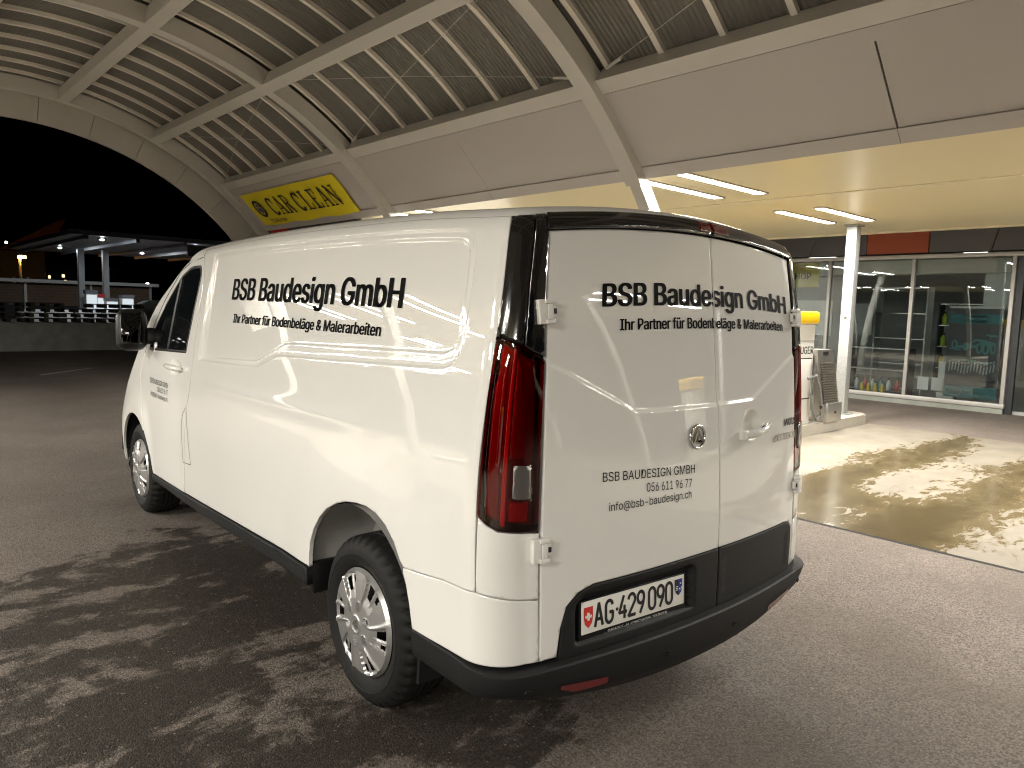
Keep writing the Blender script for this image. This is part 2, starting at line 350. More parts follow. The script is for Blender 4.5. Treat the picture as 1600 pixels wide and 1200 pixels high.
for j in range(len(BAYS) - 1):
    y0, y1 = BAYS[j] + .09, BAYS[j + 1] - .09
    for d in (-24, -8, 8, 24): arc_bar('purlin', 5.0, 5.18, d - .85, d + .85, y0, y1, 'steel_paint', canopy, n=1)
    for s in (-1, 1):
        arc_bar('eave_beam', 5.08, 5.25, s * 38.0, s * 39.7, y0, y1, 'steel_paint', canopy, n=1)
    dd = [-41, -24, -8, 8, 24, 41]
    for k in range(5): arc_bar('roof_sheet', 5.262, 5.275, dd[k], dd[k + 1], BAYS[j], BAYS[j + 1], 'sheet', canopy)
    nb = 8; pitch = (BAYS[j + 1] - BAYS[j] - .34) / (nb - 1)
    for k in range(nb):
        yb = BAYS[j] + .17 + k * pitch; arc_bar('batten', 5.215, 5.261, -40.2, 40.2, yb - .027, yb + .027, 'batten', canopy, n=40)
    # fascia between eave and flat roof
    for s in (-1, 1):
        def fp(sv, y, out=0.):      # s along the fascia from eave (0) downwards
            A = Vector((2.98, 0, 3.557)); B = Vector((3.66, 0, 2.90)); t = (B - A).normalized(); n = Vector((t.z, 0, -t.x)) * -1
            p = A + t * sv + n * out
            return Vector((p.x if s > 0 else 2 * CX - p.x, y, p.z))
        def fpanel(name, s0, s1, ya, yb, o0, o1, m):
            q = [fp(s0, ya, o0), fp(s1, ya, o0), fp(s1, yb, o0), fp(s0, yb, o0), fp(s0, ya, o1), fp(s1, ya, o1), fp(s1, yb, o1), fp(s0, yb, o1)]
            bm = bmesh.new(); vv = [bm.verts.new(p) for p in q]
            for f in ((0, 1, 2, 3), (7, 6, 5, 4), (0, 4, 5, 1), (1, 5, 6, 2), (2, 6, 7, 3), (3, 7, 4, 0)): bm.faces.new([vv[i] for i in f])
            bm_obj(name, bm, m, canopy)
        fpanel('fascia_top_band', -.02, .09, y0, y1, -.02, .06, 'fascia')
        jy = .787 if j == 2 else (5.46 if j == 3 else (BAYS[j] + BAYS[j + 1]) / 2)
        g = .008 if j == 2 else .002
        fpanel('fascia_panel', .094, .80, y0, jy - g, .0, .03, 'fascia'); fpanel('fascia_panel', .094, .80, jy + g, y1, .0, .03, 'fascia')
        fpanel('fascia_joint', .09, .80, y0, y1, .035, .05, 'joint')
        fpanel('fascia_bottom_band', .803, .935, y0, jy - .002, -.012, .05, 'fascia'); fpanel('fascia_bottom_band', .803, .935, jy + .002, y1, -.012, .05, 'fascia')
        # bracing rods
        sg = s
        for ya, yb in ((y0 + .12, y1 - .06), (y1 - .12, y0 + .06)):
            tube('brace_rod', [pol(5.17, sg * 37.5, ya), pol(5.10, sg * 31, (ya * .55 + yb * .45)), pol(5.17, sg * 25, yb)], .003, 'steel_paint', canopy, n=6)
            tube('brace_turnbuckle', [pol(5.17, sg * 37.6, ya), pol(5.165, sg * 36.9, ya + (yb - ya) * .05)], .016, 'steel_paint', canopy, n=8)
# gable rim past the last arch
seg = 9.0; d = -58.0
while d < 58:
    arc_bar('gable_panel', 4.66, 5.42, d + .04, d + seg - .04, 12.42, 12.52, 'steel_paint', canopy, n=6); d += seg
# flat side roofs
for s in (1, -1):
    def mx(x): return x if s > 0 else 2 * CX - x
    ylim = 8.75 if s > 0 else 14.3
    ys = [-14.5, -10.1, -5.65, -1.2, 3.25, 7.7, ylim]
    for j in range(len(ys) - 1):
        for xa, xb in ((3.70, 5.83), (5.86, 9.86)):
            a, b_ = sorted((mx(xa), mx(xb)))
            box('soffit_panel', ((a + b_) / 2, (ys[j] + ys[j + 1]) / 2, 3.02), (b_ - a, ys[j + 1] - ys[j] - .004, .14), 'soffit', canopy)
    a, b_ = sorted((mx(5.80), mx(5.89))); box('soffit_seam', ((a + b_) / 2, (ys[0] + ys[-1]) / 2, 2.9445), (b_ - a, ys[-1] - ys[0], .010), 'soffit_trim', canopy)
    a, b_ = sorted((mx(9.863), mx(9.95))); box('soffit_edge_trim', ((a + b_) / 2, (ys[0] + ys[-1]) / 2, 3.03), (b_ - a, ys[-1] - ys[0], .20), 'soffit_trim', canopy)
    a, b_ = sorted((mx(3.66), mx(9.96))); box('flat_roof', ((a + b_) / 2, (ys[0] + ys[-1]) / 2, 3.19), (b_ - a, ys[-1] - ys[0], .17), 'steel_paint', canopy)
    for yc in (3.27, -1.18, -5.63) if s > 0 else (7.7, 3.27, -1.18, -5.63):
        cx = mx(8.74)
        box('post', (cx, yc, 1.535), (.15, .15, 2.77), 'galv', canopy, bev=.008)
        box('post_foot', (cx, yc, .158), (.26, .26, .015), 'galv', canopy); box('post_head', (cx, yc, 2.935), (.24, .20, .025), 'galv', canopy)
        for q in (-1, 1): box('post_bracket', (cx + q * .085, yc, 1.62), (.05, .05, .035), 'white', canopy)
    # kerbed islands (structure)
for s in (1, -1):
    for yc in (3.27, -1.18, -5.63) if s > 0 else (7.7, 3.27, -1.18, -5.63):
        pts = []; x0, x1 = (5.4, 8.95)
        for k in range(13): t = -math.pi / 2 + math.pi * k / 12; pts.append((x1 + .27 * math.cos(t), yc + .27 * math.sin(t)))
        for k in range(13): t = math.pi / 2 + math.pi * k / 12; pts.append((x0 + .27 * math.cos(t), yc + .27 * math.sin(t)))
        if s < 0: pts = [(2 * CX - p[0], p[1]) for p in pts][::-1]
        bm = bmesh.new(); lo = [bm.verts.new((p[0], p[1], 0)) for p in pts]; hi = [bm.verts.new((p[0], p[1], .15)) for p in pts]; n = len(pts)
        bm.faces.new(hi)
        for i in range(n): bm.faces.new((lo[i], lo[(i + 1) % n], hi[(i + 1) % n], hi[i]))
        bmesh.ops.bevel(bm, geom=[e for e in bm.edges if e.verts[0].co.z > .1 and e.verts[1].co.z > .1], offset=.015, segments=2, affect='EDGES')
        tag(bm_obj('kerb_island', bm, 'kerb', smooth=True, sharp=rad(30)), kind='structure')

# ------------------------------------------------------------------ tube lights in the flat roofs
LP = empty('ceiling_light', (0, 0, 0))
bm = bmesh.new()
for q in (-1, 1): add_box(bm, (0, q * .0615, -.009), (1.60, .013, .020)); add_box(bm, (q * .775, 0, -.0095), (.05, .110, .019))
bm_obj('housing', bm, 'alu', LP)
pydata('diffuser', [(-.75, -.0545, -.016), (-.75, .0545, -.016), (.75, .0545, -.016), (.75, -.0545, -.016)], [(0, 1, 2, 3)], 'tube', LP)
first = True
for s in (1, -1):
    for yc in (-5.75, -1.30, 3.13, 7.60) if s > 0 else (-5.75, -1.30, 3.13, 7.60, 9.82, 12.05):  # last two bays opposite are added lamps to brighten flank, banner and wall
        for row, (xa, xb) in enumerate(((3.80, 5.33), (6.68, 8.33))):
            if row == 1 and yc in (-3.52, .92, 5.37, 9.82): continue
            for q, dy in enumerate((-.27, .27)):
                x = (xa + xb) / 2; x = x if s > 0 else 2 * CX - x
                L = LP if first else copy_tree(LP); first = False
                L.location = (x, yc + dy, 2.948)
                pos = {3.13: 'by the white square post' if s > 0 else 'opposite the van flank', 7.60: 'past the second arch leg', 5.37: 'opposite the van door', .92: 'opposite the rear wheel', 9.82: 'added near the gable', 12.05: 'added at the gable', -1.30: 'just behind the van'}.get(yc, 'far behind the van')
                tag(L, 'strip light %s in the %s roof, %s row, %s one' % (pos, 'shop-side' if s > 0 else 'opposite', 'inner' if row == 0 else 'outer', 'rear' if q == 0 else 'front'), 'ceiling light', 'strip lights in the flat roofs')

# ------------------------------------------------------------------ banner and grey cabin
A = Vector((2.98, 0, 3.557)); B = Vector((3.66, 0, 2.90)); T = (B - A).normalized(); N = Vector((T.z, 0, -T.x))   # N faces the vault
if N.x > 0: N = -N
bn = empty('banner', (0, 0, 0), label='yellow vinyl car clean banner stretched below the eave of the vault', cat='banner')
def bp_(y, s, o=.02): p = A + T * s + N * o; return Vector((p.x, y, p.z))
ny, ns = 26, 10; vv = []; ff = []
for i in range(ny + 1):
    for k in range(ns + 1):
        y = 11.76 + (8.40 - 11.76) * i / ny; s_ = .118 + (.80 - .118) * k / ns
        sag = .025 * math.sin(math.pi * i / ny * 3) ** 2 * (k / ns) ** 2
        vv.append(bp_(y, s_ + sag, .03 + .012 * math.sin(i * .9) * math.sin(k * .6)))
for i in range(ny):
    for k in range(ns): a = i * (ns + 1) + k; ff.append((a, a + 1, a + ns + 2, a + ns + 1))
pydata('cloth', vv, ff, 'banner', bn, True)
O = bp_(11.76, .80, .052); Ub = Vector((0, -1, 0)); Wb = -T
def serif_text(name, s, x, w, h, gap, m):
    """bold slab-serif capitals drawn from strokes"""
    bm = bmesh.new(); st = .17 * w; thin = .09 * w; z = 0
    for ch in s:
        if ch == ' ': x += w * .45; continue
        S = []
        L, R_, Hh = x, x + w * .92, h
        if ch == 'C' or ch == 'G':
            pts = [(x + w * .48 + w * .40 * math.cos(t), h * .5 + h * .46 * math.sin(t)) for t in np.linspace(.75, 2 * math.pi - .75, 18)]; S = [(pts, st), ([(x + w * .80, h * .66), (x + w * .80, h * .97)], thin)]
        if ch == 'A': S = [([(x + w * .12, 0.03 * h), (x + w * .46, h)], thin), ([(x + w * .46, h), (x + w * .80, .03 * h)], st), ([(x + w * .25, h * .33), (x + w * .70, h * .33)], thin), ([(x, .03 * h), (x + w * .28, .03 * h)], thin), ([(x + w * .60, .03 * h), (x + w * .98, .03 * h)], thin)]
        if ch == 'R': S = [([(x + w * .2, 0.03 * h), (x + w * .2, h)], st), ([(x + w * .2, h * .96), (x + w * .55, h * .96), (x + w * .72, h * .86), (x + w * .72, h * .64), (x + w * .55, h * .52), (x + w * .2, h * .52)], thin * 1.3), ([(x + w * .50, h * .5), (x + w * .82, .04 * h)], st), ([(x, .03 * h), (x + w * .4, .03 * h)], thin), ([(x + w * .7, .03 * h), (x + w * .98, .03 * h)], thin), ([(x, .97 * h), (x + w * .3, .97 * h)], thin)]
        if ch == 'L': S = [([(x + w * .22, 0.03 * h), (x + w * .22, h)], st), ([(x, .03 * h), (x + w * .85, .03 * h)], thin), ([(x + w * .82, .03 * h), (x + w * .82, .3 * h)], thin), ([(x, .97 * h), (x + w * .45, .97 * h)], thin)]
        if ch == 'E': S = [([(x + w * .22, 0.03 * h), (x + w * .22, h)], st), ([(x, .03 * h), (x + w * .85, .03 * h)], thin), ([(x, .97 * h), (x + w * .82, .97 * h)], thin), ([(x + w * .2, .52 * h), (x + w * .6, .52 * h)], thin), ([(x + w * .82, .03 * h), (x + w * .82, .28 * h)], thin), ([(x + w * .79, .74 * h), (x + w * .79, .98 * h)], thin)]
        if ch == 'N': S = [([(x + w * .16, 0.03 * h), (x + w * .16, h)], thin), ([(x + w * .14, h), (x + w * .82, .02 * h)], st), ([(x + w * .82, .02 * h), (x + w * .82, h)], thin), ([(x, .03 * h), (x + w * .34, .03 * h)], thin), ([(x, .97 * h), (x + w * .25, .97 * h)], thin), ([(x + w * .66, .97 * h), (x + w * .98, .97 * h)], thin)]
        for pts, wd_ in S: stroke_poly(bm, pts, wd_, O, Ub, Wb, z); z += 6e-4 / 8
        x += w + gap
    return bm_obj(name, bm, m, bn)
serif_text('lettering', 'CAR CLEAN', .78, .255, .36, .03, 'ink')
for o in bn.children:
    if o.name.startswith('lettering'): o.location = Wb * .18
bm = bmesh.new()
for r0, r1, sg_ in ((.115, .16, 40),):
    ring = []
    for k in range(sg_):
        t = 2 * math.pi * k / sg_; ring.append([bm.verts.new(O + Ub * (.38 + r * math.cos(t)) + Wb * (.36 + 1.15 * r * math.sin(t))) for r in (r0, r1)])
    for k in range(sg_): bm.faces.new((ring[k][0], ring[k][1], ring[(k + 1) % sg_][1], ring[(k + 1) % sg_][0]))
bm_obj('emblem_ring', bm, 'ink', bn)
bm = bmesh.new()
for x_, y_, w_, h_ in ((.30, .30, .07, .09), (.385, .27, .06, .13), (.33, .41, .09, .05), (.43, .39, .05, .07)):
    bm.faces.new([bm.verts.new(O + Ub * a + Wb * b) for a, b in ((x_, y_), (x_ + w_, y_ + .01), (x_ + w_ - .01, y_ + h_), (x_ + .01, y_ + h_ - .015))])
bm_obj('emblem_figure', bm, 'blue', bn)
text_flat('small_lettering', 'TCS Partner', O + Ub * .42 + Wb * .05, Ub, Wb, .62, .075, 'ink', bn)

cb = empty('grey_cabin', (3.72, 8.8, 0), label='dark grey technical cabin below the car clean banner', cat='cabin')
for k in range(4):
    box('wall_panel', (.03, .65 + k * 1.285, 1.485), (.06, 1.275, 2.97), 'cabin', cb)
box('end_wall', (1.6, .0, 1.485), (3.08, .06, 2.97), 'white', cb); box('back_wall', (1.6, 5.12, 1.485), (3.08, .05, 2.97), 'cabin', cb); box('roof', (1.6, 2.56, 2.99), (3.2, 5.2, .04), 'cabin', cb)
rs = empty('red_notice', (3.71, 11.55, 2.80), label='small red notice plate on the grey cabin under the banner', cat='sign')
box('plate', (-.006, 0, .07), (.01, .72, .14), 'red', rs); box('black_print', (-.013, -.04, .03), (.003, .40, .055), 'ink', rs)

# ------------------------------------------------------------------ vacuum station
def make_vac():
    v = empty('vacuum_station', (6.98, 3.27, .15))
    bm = bmesh.new(); add_box(bm, (0, 0, .67), (.62, .42, 1.34), bev=.015); bm_obj('cabinet', bm, 'vacbody', v, True, rad(40))
    bm = bmesh.new(); add_box(bm, (0, 0, 1.425), (.70, .50, .165), bev=.035, seg=3); bm_obj('lid', bm, 'yellow', v, True, rad(50))
    p = box('panel', (.0, -.214, .62), (.50, .008, .52), 'vacbody', v, bev=.003)
    box('door_frame', (.0, -.212, .62), (.53, .005, .55), 'joint', v); box('top_line', (0, -.2115, 1.12), (.60, .004, .006), 'joint', v)
    text_flat('lettering', 'SAUGER', (-.26, -.213, .95), (1, 0, 0), (0, 0, 1), .54, .095, 'ink', v, bold=.01)
    tube('hose', [(.16, -.22, .62), (.28, -.28, .66), (.40, -.28, .50), (.50, -.28, .24), (.46, -.28, .10), (.36, -.28, .06), (.27, -.28, .16), (.22, -.26, .40), (.24, -.27, .80)], .020, 'hose', v, n=10)
    box('latch', (.30, -.215, .42), (.02, .02, .06), 'alu', v)
    return v
def make_mat():
    v = empty('mat_cleaner', (7.72, 3.12, .15))
    prism('case', [(-.14, 0), (.30, 0), (.30, .26), (.02, 1.0), (-.42, 1.0), (-.42, .93)], ((1, 0, 0), (0, 0, 1)), .22, 'stainless', v, (0, .11, 0))
    bm = bmesh.new()
    for k in range(17):
        t = k / 17.; z = .27 + t * .58; x0 = -.10 - .28 * (z / .93); x1 = .30 - .27 * (z - .26) / .74 - .015
        add_box(bm, ((x0 + x1) / 2, -.122, z), (x1 - x0 - .02, .024, .020))
    tag(bm_obj('ribbed_mat_face', bm, 'rib', v), kind='stuff')
    box('base_box', (.085, -.02, .13), (.44, .30, .26), 'stainless', v, bev=.006)
    box('coin_slot', (-.20, -.12, .95), (.12, .02, .05), 'ink', v); box('lock', (.10, -.175, .13), (.035, .012, .03), 'ink', v)
    return v
vac = make_vac(); tag(vac, 'grey vacuum station with yellow lid beside the white square post', 'vacuum', 'vacuum stations')
mc = make_mat(); tag(mc, 'stainless mat cleaner with ribbed slanting face beside the white square post', 'mat cleaner', 'mat cleaners')
for x, y, rz, lb in ((6.98, -5.63, 0, 'grey vacuum station with yellow lid behind the van, shop side'), (2 * CX - 6.98, 3.27, math.pi, 'grey vacuum station with yellow lid opposite the van driver side'), (2 * CX - 6.98, -5.63, math.pi, 'grey vacuum station with yellow lid behind the van, opposite the shop')):
    c = copy_tree(vac); c.location = (x, y, .15); c.rotation_euler = (0, 0, rz); c['label'] = lb

# ------------------------------------------------------------------ shop building
SX = 12.5
shop = empty('shop_building', (SX, 6, 0), label='car wash shop with tall glazing, grey cladding and one orange panel', cat='building')
def sb(name, x0, x1, y0, y1, z0, z1, m, parent=shop, bev=0): return box(name, ((x0 + x1) / 2 - SX, (y0 + y1) / 2 - 6, (z0 + z1) / 2), (x1 - x0, y1 - y0, z1 - z0), m, parent, bev=bev)
def clad(poly, m, name='cladding_panel', x=SX - .06): return prism(name, [(-(y - 6), z) for y, z in poly], ((0, -1, 0), (0, 0, 1)), .05, m, shop, (x - SX, 0, 0))
zb, zt, zo = 2.82, 3.26, 4.4
js = [(14.0, 14.0), (11.4, 11.25), (8.6, 8.45), (5.70, 5.52), (4.56, 4.56), (3.46, 3.46), (2.46, 2.36), (-1.2, -1.3), (-5, -5)]
for k in range(len(js) - 1):
    a, b_ = js[k], js[k + 1]; g = .008
    clad([(a[0] - g, zb), (b_[0] + g, zb), (b_[1] + g, zt), (a[1] - g, zt)], 'orange' if k == 4 else 'grey_clad')
for y0, y1 in ((14, 10.5), (10.49, 7.0), (6.99, 3.5), (3.49, 0), (-.01, -5)): clad([(y0, zt + .01), (y1 + .01, zt + .01), (y1 + .01, zo), (y0, zo)], 'grey_clad')
sb('inner_lintel', SX + .005, SX + .1, -5, 14, 2.81, 4.4, 'joint')
sb('plinth', SX - .02, SX + .2, 2.1, 14, 0, .10, 'oldconc'); sb('bottom_rail', SX - .05, SX + .06, 2.08, 14, .10, .175, 'alu', bev=.004); sb('top_rail', SX - .05, SX + .06, 2.0, 14, 2.72, 2.79, 'alu', bev=.004)
ms = [14, 12.2, 10.3, 8.6, 6.9, 5.285, 3.715, 2.12]
for y in ms: sb('mullion', SX - .045, SX + .05, y - .03, y + .03, .176, 2.719, 'alu', bev=.004)
for k in range(len(ms) - 1): sb('pane', SX - .004, SX + .004, ms[k + 1] + .03, ms[k] - .03, .176, 2.719, 'glass')
# return wall: dark glazed entrance set back
sb('entrance_frame', SX + .02, SX + .12, 1.98, 2.08, 0, 2.8, 'alu_dark'); sb('entrance_frame', SX + .9, SX + 1.0, .55, .65, 0, 2.8, 'alu_dark')
p = prism('pane', [(0, 0), (1.75, 0), (1.75, 2.7), (0, 2.7)], (Vector((.55, -.835, 0)).normalized(), (0, 0, 1)), .01, 'glass', shop, (.1, -4.02, .05))
p = prism('pane', [(0, 0), (5, 0), (5, 2.7), (0, 2.7)], ((0, -1, 0), (0, 0, 1)), .01, 'glass', shop, (1.06, -5.5, .05))
sb('inner_floor', SX + .1, SX + 6, -5, 14, 0, .06, 'wall_int'); sb('inner_back_wall', SX + 5.9, SX + 6, -5, 14, .06, 4, 'wall_int'); sb('inner_ceiling', SX + .1, SX + 6, -5, 14, 3.0, 3.1, 'wall_int')
sb('inner_side_wall', SX + .1, SX + 6, 13.9, 14, .06, 3, 'wall_int'); sb('roof', SX - .01, SX + 6.1, -5, 14, 4.4, 4.6, 'grey_clad')
sb('inner_pillar', SX + .28, SX + .62, 2.20, 2.62, .06, 3.0, 'white'); sb('ceiling_strip', SX + .1, SX + .5, 2.2, 13, 2.45, 2.70, 'white')
sb('notice_board', SX + .9, SX + .93, 5.6, 6.6, 1.2, 1.95, 'white'); sb('notice_board', SX + .9, SX + .93, 4.75, 5.35, 1.25, 1.9, 'wall_int')
# things inside
def shelf(x, y, w, label, seed, n=4, hgt=1.5):
    rnd = random.Random(seed); t = empty('display_shelf', (x, y, .06), label=label, cat='shelf', group='shelves in the shop')
    for s_ in (-1, 1): box('side_panel', (0, s_ * w / 2, hgt / 2), (.34, .03, hgt), 'alu_dark' if seed < 3 else 'white', t)
    for k in range(n): box('board', (0, 0, .08 + k * (hgt - .1) / (n - 1)), (.33, w - .03, .02), 'stainless', t)
    return t
sh1 = shelf(SX + 1.0, 4.55, 1.15, 'low shelf with bottles behind the middle shop window', 1, 3, .95); sh2 = shelf(SX + 2.6, 3.4, 1.2, 'tall shelf of products deep inside the shop window', 2, 5, 1.9)
sh3 = shelf(SX + 1.7, 4.45, 1.0, 'added white framed rack imitating reflections behind the middle shop window', 3, 5, 2.2)  # rack put in to imitate pale reflections in the glazing
for k in range(3):
    t = empty('shop_fill_panel', (SX + 2.2, 3.2 + k * 3.2, 2.995), label='added dim fill panel in the shop ceiling, %s from the entrance' % ['first', 'second', 'third'][k], cat='lamp', group='added fill panels in the shop'); box('rim', (0, 0, -.015), (.66, .66, .03), 'alu', t); box('glow', (0, 0, -.034), (.58, .58, .008), 'shop_fill_glow', t)  # added fill lamps that lift the dim interior
cols = [('bottle_yellow', (.62, .45, .03)), ('bottle_white', (.6, .6, .58)), ('bottle_red', (.5, .04, .04)), ('bottle_teal', (.03, .25, .25)), ('bottle_green', (.35, .5, .05))]
for n_, c_ in cols: M[n_] = mat(n_, c_, .35)
def bottle(name, loc, h, r, m, label, grp):
    t = empty(name, loc, label=label, cat='bottle', group=grp); bm = bmesh.new()
    prof = [(0, 0), (r, 0), (r, h * .62), (r * .45, h * .78), (r * .4, h * .86)]
    rings = [[bm.verts.new((q[0] * math.cos(2 * math.pi * k / 10), q[0] * math.sin(2 * math.pi * k / 10), q[1])) for k in range(10)] for q in prof[1:]]
    for i in range(len(rings) - 1):
        for k in range(10): bm.faces.new((rings[i][k], rings[i][(k + 1) % 10], rings[i + 1][(k + 1) % 10], rings[i + 1][k]))
    bm.faces.new(rings[0][::-1]); bm.faces.new(rings[-1]); bm_obj('body', bm, m, t, True, rad(40))
    tube('cap', [(0, 0, h * .86), (0, 0, h)], r * .5, 'ink', t, n=8); return t
for k in range(4): bottle('spray_bottle', (SX + .30, 4.62 - k * .13, .06), .30, .045, 'bottle_yellow', 'yellow spray bottle on the floor right behind the shop glass', 'yellow bottles behind the glass')
for k in range(6): bottle('care_bottle', (SX + .92, 4.98 - k * .16, .15), .24, .045, ['bottle_white', 'bottle_red', 'bottle_white', 'bottle_teal', 'bottle_white', 'bottle_red'][k], 'small care bottle on the low shelf behind the middle shop window', 'bottles on the low shelf')
for k in range(0): bottle('care_bottle', (SX + .92, 4.98 - k * .16, .575), .24, .045, ['bottle_white', 'bottle_white', 'bottle_green', 'bottle_white', 'bottle_red', 'bottle_teal'][k], 'small care bottle on the low shelf behind the middle shop window', 'bottles on the low shelf')
for r_ in range(4):
    for k in range(7): bottle('product_bottle', (SX + 2.5, 3.9 - k * .16, .15 + r_ * .45), .28, .055, random.choice(['bottle_yellow', 'bottle_white', 'bottle_green', 'bottle_teal']), 'product bottle on the tall shelf deep inside the shop', 'bottles on the tall shelf')
for y_ in (3.42, 3.18): tag(box('notice_card', (SX + .05, y_, .42), (.008, .19, .24), 'white'), 'white notice card low in the shop window, %s of two' % ('one nearer the post' if y_ > 3.3 else 'one nearer the poster'), 'notice', 'notice cards')
tag(box('display_plinth', (SX + .22, 2.98 + .08, .45), (.20, .28, .78), 'white', bev=.01), 'white display plinth beside the teal poster in the window', 'plinth')
# poster
ps = empty('poster', (SX + .10, 2.66, .22), label='dark teal racing poster standing in the shop window', cat='poster')
PU, PW = Vector((0, -1, 0)), Vector((0, 0, 1))
def pq(name, u0, u1, w0, w1, m, lift): return prism(name, [(u0, w0), (u1, w0), (u1, w1), (u0, w1)], (PU, PW), .002, m, ps, (-lift, 0, 0))
pq('board', -.42, .42, 0, 1.60, 'poster', .0); pq('top_bar', -.43, .43, 1.60, 1.64, 'white', .004); pq('header_band', -.42, .42, 1.33, 1.50, 'teal', .004); pq('footer_band', -.42, .42, .0, .20, 'teal', .004)
text_flat('lettering', 'PETRONAS', Vector((-.012, .18, 1.43)), PU, PW, .36, .055, 'palegrey', ps, bold=.02); text_flat('lettering', 'SYNTIUM', Vector((-.012, .18, 1.35)), PU, PW, .34, .05, 'tealink', ps, bold=.02)
text_flat('lettering', 'tusac', Vector((-.012, .34, .08)), PU, PW, .17, .06, 'palegrey', ps, bold=.02); text_flat('lettering', 'www.tusac.ch', Vector((-.012, .06, .12)), PU, PW, .36, .035, 'palegrey', ps); text_flat('lettering', 'T: 056 500 10 05', Vector((-.012, .09, .045)), PU, PW, .42, .035, 'palegrey', ps)
text_flat('lettering', 'CAR CARE', Vector((-.012, -.16, .30)), PU, PW, .24, .04, 'palegrey', ps, bold=.02)
bm = bmesh.new(); N_ = 40
pts = [(-.27 + .13 * abs(math.cos(t)) ** .5 * math.copysign(1, math.cos(t)), .10 + .065 * abs(math.sin(t)) ** .5 * math.copysign(1, math.sin(t))) for t in np.linspace(0, 2 * math.pi, N_)]
stroke_poly(bm, pts, .010, Vector((-.010, 0, 0)), PU, PW, .002); bm_obj('logo_outline', bm, 'palegrey', ps)
rnd = random.Random(5)
def fill_print(name, polys, m, lift=.008):
    bm = bmesh.new()
    for k, P_ in enumerate(polys): bm.faces.new([bm.verts.new(Vector((-lift - .0003 * k, 0, 0)) + PU * a + PW * b) for a, b in P_])
    bm_obj(name, bm, m, ps)
def oval(cx_, cy_, rx_, ry_, n=14): return [(cx_ + rx_ * math.cos(2 * math.pi * k / n), cy_ + ry_ * math.sin(2 * math.pi * k / n)) for k in range(n)]
fill_print('racing_car_print', [[(-.36, .92), (-.10, .95), (.02, 1.06), (.16, 1.05), (.34, 1.00), (.36, .93), (.10, .90), (-.30, .88)], [(.18, 1.12), (.36, 1.10), (.36, 1.14), (.20, 1.15)], [(-.38, .86), (-.20, .84), (-.20, .87), (-.38, .89)]] + [oval(*q) for q in ((-.30, .95, .055, .085), (-.12, .92, .05, .075), (.10, .90, .06, .10), (.20, .89, .06, .105), (.31, .90, .05, .10))], 'tealink')
fill_print('racing_car_shade', [oval(.10, .90, .025, .06), oval(.20, .89, .025, .065), oval(.31, .90, .02, .06), oval(-.30, .95, .02, .05), [(-.05, .97), (.05, 1.02), (.12, 1.01), (.02, .95)]], 'poster', .012)
bm = bmesh.new()
for k in range(15):
    u = -.36 + k * .05; w = .46 + .03 * math.sin(k); stroke_poly(bm, [(u, w), (u + .01, w + .12 + .03 * rnd.random())], .022, Vector((-.008, 0, 0)), PU, PW, .0002 * k); stroke_poly(bm, [(u, w + .17), (u + .012, w + .19)], .018, Vector((-.008, 0, 0)), PU, PW, .0002 * k)
bm_obj('crew_print', bm, 'palegrey', ps)
bm = bmesh.new()
stroke_poly(bm, [(-.33, .66), (-.1, .68), (.2, .64), (.34, .645)], .03, Vector((-.008, 0, 0)), PU, PW, .001); bm_obj('crew_print', bm, 'tealink', ps)
# shop sign
ss = empty('shop_sign', (SX + .08, 5.98, 2.2), label='yellow shop sign hanging behind the glass at the van edge', cat='sign')
box('board', (0, 0, .25), (.02, .84, .50), 'signyellow', ss)
text_flat('lettering', 'SHOP', Vector((-.012, .20, .17)), PU, PW, .47, .125, 'ink', ss, bold=.03); text_flat('small_lettering', 'PARTNER', Vector((-.012, .20, .38)), PU, PW, .42, .045, 'red', ss)

# ------------------------------------------------------------------ background past the vault
tag(box('low_wall', (-2.4, 23.15, .415), (14.5, .25, .83), 'oldconc', bev=.02), 'low mossy concrete wall at the end of the forecourt', 'wall')
def pallet_stack(x, y, n, where):
    for k in range(n):
        lv = ['lowest', 'second', 'third', 'topmost'][k] if n == 4 else ['lowest', 'middle', 'topmost'][k]
        t = empty('wooden_pallet', (x + random.uniform(-.03, .03), y, .83 + k * .145), label='weathered wooden pallet, %s in the %s stack on the low wall' % (lv, where), cat='pallet', group='pallets stacked on the low wall')
        for q in range(3): box('bearer', (-.35 + q * .35, 0, .05), (.10, .8, .078), 'palletwood', t)
        for q in range(3): box('bottom_board', (-.35 + q * .35, 0, .008), (.10, .8, .016), 'palletwood', t)
        for q in range(5): box('deck_board', (0, -.34 + q * .17, .102), (.82, .11, .02), 'palletwood', t)
for k, x in enumerate((1.05, 1.98, 2.75, 3.45, 4.15)): pallet_stack(x, 23.2, 4 if k != 2 else 3, ['leftmost', 'second', 'middle', 'fourth', 'rightmost'][k])
for k in range(6): tag(box('white_barrier', (4.4 + k * 1.25, 40.5, .45), (1.1, .45, .90), 'white', bev=.05), 'white barrier block glimpsed between the stacked pallets', 'barrier', 'white barrier blocks')
wb = empty('timber_shed', (5.0, 58, 0), label='long low shed clad in brown boards beyond the fuel station', cat='building')
for k in range(7): box('board', (0, 0, 1.0 + k * .205), (20, .06, .195), 'wood', wb)
for k in range(6): box('post', (-9.9 + k * 3.96, -.08, 1.25), (.16, .1, 2.5), 'alu', wb)
box('roof_edge', (0, -.3, 2.56), (20.6, 1.1, .22), 'white', wb); box('back_wall', (0, 2.5, 1.25), (19.8, 4.8, 2.3), 'navy', wb)
gs = empty('fuel_station_canopy', (12.8, 45.5, 0), label='flat lit fuel station canopy on two pale columns in the distance', cat='canopy')
box('roof_slab', (0, 0, 4.52), (14.6, 17, .22), 'station', gs)
for k in range(7): box('beam', (-6.6 + k * 2.2, 0, 4.33), (.16, 16.6, .16), 'station', gs)
